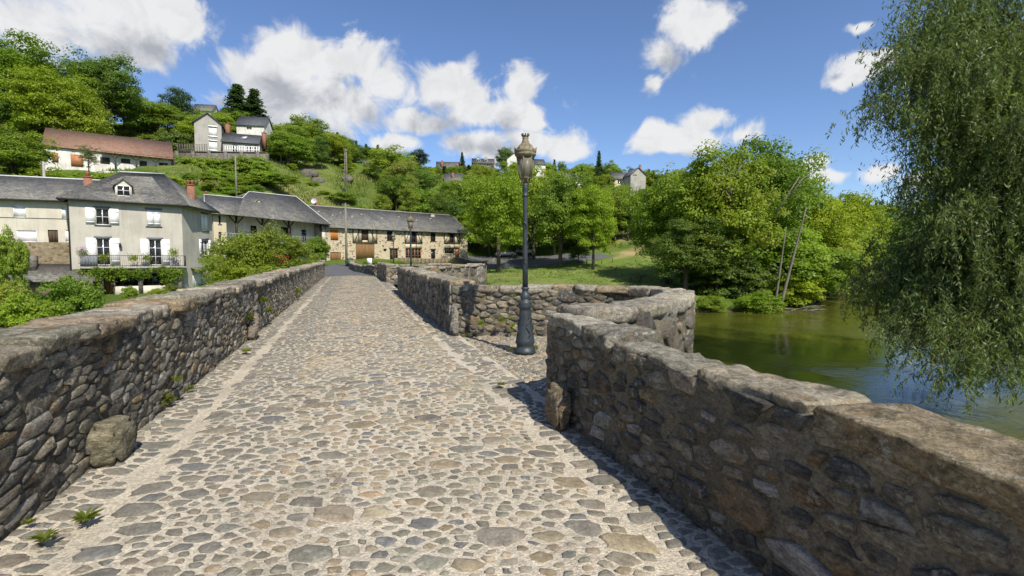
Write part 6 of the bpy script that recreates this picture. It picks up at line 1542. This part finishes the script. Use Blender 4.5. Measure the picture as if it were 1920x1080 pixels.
# ---------------------------------------------------------------- willow
wr = np.random.default_rng(5); base_w = Vector((27, 17.5, -2.6)); fork = Vector((25.5, 18, 3.2))
rt = empty('weeping_willow', tuple(base_w), 'huge weeping willow hanging over the river on the right', 'tree')
mb = MB(); mb.tube([base_w - Vector((0, 0, 1)), base_w + Vector((-.3, .1, 2.5)), fork], [.75, .55, .5], 12)
TIPS = [(1655, 620, 17, .5), (1700, 650, 16, .6), (1745, 690, 15, .5), (1800, 700, 14.5, .5), (1860, 715, 14, .4), (1620, 510, 20, .4), (1660, 500, 20, .7), (1665, 560, 20, .6), (1610, 575, 19, .4), (1720, 600, 16.5, .7), (1770, 640, 15.5, .5), (1830, 660, 15, .5), (1680, 610, 18, .4), (1790, 400, 16, 1.2), (1860, 260, 17, 1.2), (1760, 200, 19, 1.2), (1690, 60, 19.5, 1.2), (1740, 100, 18, 1.2), (1610, 200, 18.5, .7), (1650, 110, 19, .8), (1700, 10, 20, .9), (1760, -60, 20, 1.3), (1850, -160, 20, 1.3), (1650, 190, 21, .6), (1700, 130, 22, .9), (1780, 40, 22, 1.2), (1720, 230, 18, 1.1), (1800, 160, 17.5, 1.2), (1880, 60, 18, 1.2), (1900, 220, 16, 1.3),
        (1700, 350, 22, .9), (1760, 320, 19, 1.1), (1840, 330, 17, 1.2), (1920, 380, 16, 1.2), (1680, 450, 20, .8), (1750, 430, 18, 1.1), (1820, 470, 16.5, 1.1), (1900, 500, 15.5, 1.1), (1980, 300, 15, 1.3),
        (1600, 545, 19.5, .5), (1640, 530, 18.5, .6), (1690, 560, 17.5, .7), (1740, 550, 17, .8), (1800, 590, 16, .8), (1860, 600, 15.5, .9), (1930, 620, 15, .8), (1740, 500, 21, 1.0), (1680, 500, 22, .9), (1850, 400, 20, 1.1), (1950, 450, 19, 1.1), (1960, 150, 19, 1.3), (2050, 0, 19, 1.3), (2050, 400, 17, 1.2), (2100, 560, 17, 1.0), (1830, 540, 19, 1.0), (1900, 560, 17.5, 1.0)]
LP = []; LN = []; LU = []; sb = MB()
for (px, py, d, ln_) in TIPS:
    tip = at(px, py, d); s_ = fork + Vector((wr.uniform(-.3, .3), wr.uniform(-.3, .3), wr.uniform(-.3, .3)))
    mid = s_.lerp(tip, .55) + Vector((0, 0, 2.0 if py < 400 else 1.0)); pts = []
    for i in range(11):
        t_ = i / 10; pts.append(s_ * (1 - t_) ** 2 + mid * 2 * t_ * (1 - t_) + tip * t_ * t_)
    mb.tube(pts, [max(.012, .17 * (1 - i / 10.2)) for i in range(11)], 6, False)
    L_ = (tip - s_).length
    for k in range(135):
        t_ = wr.uniform(.32, 1.0) ** .75; i = min(9, int(t_ * 10)); p = pts[i].lerp(pts[i + 1], t_ * 10 - i)
        a = wr.uniform(0, 6.28); out = Vector((math.cos(a), math.sin(a), 0)) * wr.uniform(.2, 1.1) + Vector((-.25, 0, 0)); ln2 = ln_ * wr.uniform(.7, 2.4)
        if t_ > .9: ln2 *= .9
        p = p + Vector((wr.normal() * .35, wr.normal() * .5, wr.normal() * .3)); n = int(ln2 * 20); q = []
        sway = Vector((wr.normal() * .12, wr.normal() * .12, 0))
        for j in range(n):
            u = j / n; q.append(p + out * (1 - (1 - u) ** 2.2) * .75 + sway * u * u + Vector((0, 0, .25 * u * (1 - u) * 2 - ln2 * u ** 1.25)))
        q = [Vector((c.x, c.y, max(c.z, WATER + .25))) for c in q]
        if k % 3 == 0 and len(q) > 3: sb.tube(q[::max(1, len(q) // 5)], .006, 3, False)
        for c in q:
            LP.append(tuple(c)); LN.append((wr.normal(), wr.normal(), wr.normal())); LU.append((wr.normal() * .55 + out.x * .2, wr.normal() * .55, -.8))
mb.build('trunk', M['bark'], rt, smooth=True); sb.build('twigs', M['bark'], rt)
for k in range(150):      # shaded inner mass of the crown
    c = at(wr.uniform(1720, 2200), wr.uniform(-120, 620) if k < 95 else wr.uniform(330, 640), wr.uniform(18, 24)); m_ = 520
    q_ = wr.normal(size=(m_, 3)) * np.array([.75, .75, .95]) + np.array(tuple(c))
    LP += [tuple(v) for v in q_]; LU += [(a * .6, b * .6, -.9) for a, b in wr.normal(size=(m_, 2))]
P = np.array(LP) + wr.normal(size=(len(LP), 3)) * .035; P = np.concatenate([P, P + wr.normal(size=P.shape) * .06]); Nn = wr.normal(size=P.shape); U = np.array(LU + LU) + wr.normal(size=P.shape) * .25
U /= np.linalg.norm(U, axis=1, keepdims=True); Vv = np.cross(U, Nn); Vv /= np.linalg.norm(Vv, axis=1, keepdims=True)
ls = wr.uniform(.05, .125, (len(P), 1)); V = np.stack([P - U * ls, P - Vv * ls * .22, P + U * ls, P + Vv * ls * .22], 1).reshape(-1, 3) - np.array(tuple(base_w))
print('willow leaves', len(P))
o = link('hanging_foliage', mesh_np('hanging_foliage', V, np.arange(4 * len(P)).reshape(-1, 4), M['leaf_willow']), rt); o.color = (.14, .195, .06, 1)
# trees on the right bank behind the willow
RB = 'trees on the near right bank behind the willow'
for i, (x, y, h, w_) in enumerate(((52, 30, 13, 10), (66, 44, 14, 12), (84, 66, 14, 12), (104, 88, 15, 13), (124, 112, 15, 13), (146, 142, 16, 14), (40, 12, 12, 10), (78, 52, 11, 9), (112, 96, 12, 10), (96, 78, 13, 11), (135, 126, 14, 12), (160, 160, 16, 14))):
    plant('broad', x, y, h, w_, (G_DARK, G_MID)[i % 2], ('dark green' if i % 2 == 0 else 'mid green') + ' tree on the right bank seen through the willow', group=RB, name='riverside_tree')

# ---------------------------------------------------------------- balcony vines, flowers
def leafbox(label, name, f, s0, s1, z0, z1, h0, h1, n, size, col, cat='climbing plant', parent=None):
    r_ = np.random.default_rng(int(abs(s0 * 100 + z0 * 10)) + n); P = []; 
    cl_ = [(r_.uniform(s0, s1), r_.uniform(z0, z1), r_.uniform(h0, h1)) for _ in range(max(3, n // 60) if n > 60 else 1)]
    for (a, b, c) in cl_:
        for _ in range(60): v = r_.normal(size=3) * .17; q = f.P(a + v[0], b + v[1] * .9, c + v[2]); P.append(tuple(q))
    P = np.array(P); o0 = P.mean(0); me = leafmesh(name, P - o0, r_.normal(size=P.shape) + np.array([0, -.6, .6]), size, M['leaf'] if isinstance(col, tuple) else M[col], r_)
    o = link(name, me, label=label, cat=cat); o.location = tuple(o0)
    if isinstance(col, tuple): o.color = col + (1,)
    return o
f1 = Face((-36.7, 40), (-30.75, 45)); S_ = lambda x, y: f1.st(x, y)
s0, _ = S_(192, 510); s1, _ = S_(338, 510); zv = S_(260, 513)[1]
leafbox('grape vine trained along the edge under the balcony', 'grape_vine', f1, s0, s1, zv - .35, zv + .45, .9, 1.5, 3400, .14, G_MID)
leafbox('ivy mass on the balcony post right of the vine', 'ivy_mass', f1, S_(305, 515)[0], s1, zv - .7, zv + .3, .9, 1.4, 1200, .14, G_MID)
leafbox('ivy climbing the left balcony post', 'ivy_mass', f1, S_(155, 515)[0], S_(188, 515)[0], zv - 1.4, zv + .5, .9, 1.6, 1800, .14, G_MID)
for (px, lab, c2) in ((156, 'pot of pink flowers at the left end of the balcony', 'flower_pink'), (195, 'low green planter behind the balcony rail', None), (250, 'bushy planter in the middle of the balcony', None), (322, 'hanging flower pot at the right end of the balcony', None), (275, 'small plant on the balcony floor between the doors', None)):
    s_, z_ = S_(px, 482 if px not in (156, 322) else 472); leafbox(lab, 'potted_plant', f1, s_ - .12, s_ + .12, z_ - .2, z_ + .05, .75, .95, 360, .1, G_YEL if c2 is None else G_GREY, 'potted plant')
    if c2: leafbox('pink blossoms of the pot at the left end of the balcony', 'blossom', f1, s_ - .2, s_ + .2, z_ - .1, z_ + .3, .7, 1.1, 240, .06, c2, 'flowers')
f3 = Face((-36.3, 58.7), (-27.8, 72)); s_, z_ = f3.st(545, 454); leafbox('red geraniums on the loggia rail of the cream house', 'blossom', f3, s_ - .5, s_ + .5, z_ - .1, z_ + .2, .05, .2, 180, .1, 'flower_red', 'flowers')
q = at(528, 487, 30); f4 = Face((q.x - .5, q.y), (q.x + .5, q.y)); leafbox('red flowers among the bushes by the left parapet', 'blossom', f4, 0, .3, q.z - .1, q.z + .1, -.6, -.3, 40, .06, 'flower_red', 'flowers')

# ---------------------------------------------------------------- weeds on the bridge
def weed_mesh(seed, kind):
    r_ = np.random.default_rng(seed); V = []; Fc = []
    n = 46 if kind == 'rosette' else 90
    for i in range(n):
        a = r_.uniform(0, 6.28); L_ = r_.uniform(.5, 1.0) * (.5 if kind == 'rosette' else .42); el = r_.uniform(.15, .7) if kind == 'rosette' else r_.uniform(-.2, 1.4)
        o = r_.normal(size=3) * (.03 if kind == 'rosette' else .16); o[2] = abs(o[2]) * .8
        d = np.array([math.cos(a) * math.cos(el), math.sin(a) * math.cos(el), math.sin(el)]); s_ = np.array([-math.sin(a), math.cos(a), 0]) * (.045 if kind == 'rosette' else .05)
        m_ = o + d * L_ * .55 + np.array([0, 0, .03]); e_ = o + d * L_ - np.array([0, 0, .06 * L_]); b = len(V)
        V += [o, m_ - s_, e_, m_ + s_]; Fc.append((b, b + 1, b + 2, b + 3))
    return mesh_np('weed_' + kind, V, Fc, M['leaf'])
WM = [weed_mesh(i, 'rosette' if i % 2 else 'tuft') for i in range(4)]
lw = Face(rd(-HWID + .03, 0), rd(-HWID + .03, 20)); gwp = 'weeds growing along the bridge'
def weed(px, py, s_, col, label, wallh=None, v=0):
    if wallh is None:
        d = 8.0
        for _ in range(6): d = (EYE - gz(d)) * F / (py - 490)
        p = at(px, py, d); p.z = gz(p.y) + .01
    else: s0_, z0_ = lw.st(px, py); p = lw.P(s0_, z0_, .06)
    o = link('weed', WM[v], label=label, cat='weed', group=gwp); o.location = tuple(p); o.scale = (s_,) * 3; o.rotation_euler = (0, 0, vr.uniform(0, 6)); o.color = (col[0] * .62, col[1] * .58, col[2], 1)
for (px, py, s_, c, lab, wl, v) in ((163, 990, .20, G_BRIGHT, 'flat green rosette on the dusty margin at the lower left', None, 1), (85, 1032, .19, G_YEL, 'rosette nearest the lower left corner', None, 3), (193, 862, .14, G_MID, 'little weed at the left foot of the mossy boulder', None, 1), (55, 998, .1, G_BRIGHT, 'tiny weed against the base of the left parapet near the camera', None, 1),
                              (300, 765, .34, G_YEL, 'bushy yellow green weed at the foot of the left parapet', None, 0), (318, 715, .14, G_YEL, 'small weed growing out of the left parapet above the bushy one', 1, 2), (358, 735, .12, G_BRIGHT, 'small weed on the margin beyond the bushy one', None, 2), (462, 600, .26, G_YEL, 'yellow weed on the left parapet beside the upright slab', 1, 0),
                              (488, 566, .26, G_YEL, 'yellow weed high on the far part of the left parapet', 1, 2), (500, 585, .26, G_YEL, 'weed on the left parapet just past the slab', 1, 0), (555, 549, .4, G_YEL, 'weed clump near the far end of the left parapet', 1, 2), (462, 662, .24, G_BRIGHT, 'grass tuft at the base of the upright slab', None, 1), (940, 726, .16, G_BRIGHT, 'small grass patch on the paving beside the refuge shadow', None, 1),
                              (1078, 800, .12, G_MID, 'tiny weed in the shade at the foot of the near right parapet', None, 1), (1266, 935, .11, G_BRIGHT, 'small leafy weed in the shadow halfway along the right parapet', None, 3), (1003, 658, .17, G_YEL, 'weed tuft right of the lamp base', None, 0), (958, 660, .12, G_YEL, 'weed tuft left of the lamp base', None, 2), (878, 632, .13, G_BRIGHT, 'small weed at the pointed slab', None, 0)):
    weed(px, py, s_, c, lab, wl, v)
bw = Face((-1.2, 10.03), (2.4, 9.72))
for (px, py, s_, lab) in ((902, 610, .2, 'yellow green fern low on the refuge parapet, leftmost'), (940, 604, .2, 'fern on the refuge parapet left of the lamp'), (962, 612, .16, 'fern on the refuge parapet right beside the lamp'), (960, 598, .1, 'small upper fern on the refuge parapet beside the lamp'), (965, 555, .09, 'tiny fern near the top of the refuge parapet'), (960, 620, .1, 'lowest little fern by the lamp on the refuge parapet'), (1083, 581, .08, 'small fern in the refuge parapet near the far right'), (918, 594, .1, 'small fern above the leftmost one')):
    s0_, z0_ = bw.st(px, py); p = bw.P(s0_, z0_, .05); o = link('fern', WM[(px // 7) % 2 * 2], label=lab, cat='fern', group='ferns on the refuge parapet'); o.location = tuple(p); o.scale = (s_, s_, s_ * 1.2); o.color = G_YEL + (1,)

# ---------------------------------------------------------------- meadow grass
gr_ = np.random.default_rng(3); n = 60000; pxs = gr_.uniform(180, 1330, n); ds = gr_.uniform(58, 128, n); X = (pxs - 960) / F * ds; Y = ds; Zt = terr(X, Y)
keep = (river_sd(X, Y) > 1) & ~((pxs < 900) & (ds < 84)) & ~((pxs > 870) & (pxs < 1190) & (ds > 80) & (ds < 101)) & (gr_.random(n) < np.where(Zt > 2.5, 1.0, .35))
X, Y, Zt, pxs = X[keep], Y[keep], Zt[keep], pxs[keep]; n = len(X); hh = np.where(Zt > 2.5, gr_.uniform(.25, .7, n), gr_.uniform(.06, .16, n)); a = gr_.uniform(0, 3.14, n); wv = .16
S_ = np.stack([np.cos(a) * wv, np.sin(a) * wv, np.zeros(n)], 1); Pb = np.stack([X, Y, Zt - .05], 1); Pt = Pb + np.stack([gr_.normal(size=n) * .12, gr_.normal(size=n) * .12, hh + .05], 1)
V = np.stack([Pb - S_, Pb + S_, Pt], 1).reshape(-1, 3)
nzv = np.array([noise.noise(Vector((x * .09, y * .09, 1.0))) for x, y in zip(X, Y)]); dryk = np.clip(nzv * 2.2 + .3 + .5 * ((pxs > 1150) & (Y > 84)), 0, 1)[:, None]
dryk = dryk * .75; T = np.repeat(np.array((.11, .165, .03)) * (1 - dryk) + np.array((.28, .25, .10)) * dryk, 3, 0)
me = mesh_np('meadow_grass', V, np.arange(3 * n).reshape(-1, 3), M['ground'], T); link('meadow_grass', me, kind='stuff', label='long and mown grass of the slope and the lawn')

by = {}
for o in COL.objects:
    if o.parent is None and o.get('label') and o.get('category'): by.setdefault(o['label'], []).append((proj(o.location)[0], o))
for lab, L_ in by.items():
    if len(L_) > 1:
        for i, (px, o_) in enumerate(sorted(L_, key=lambda q: q[0])): o_['label'] = '%s, %s from left' % (lab, ORD[i])
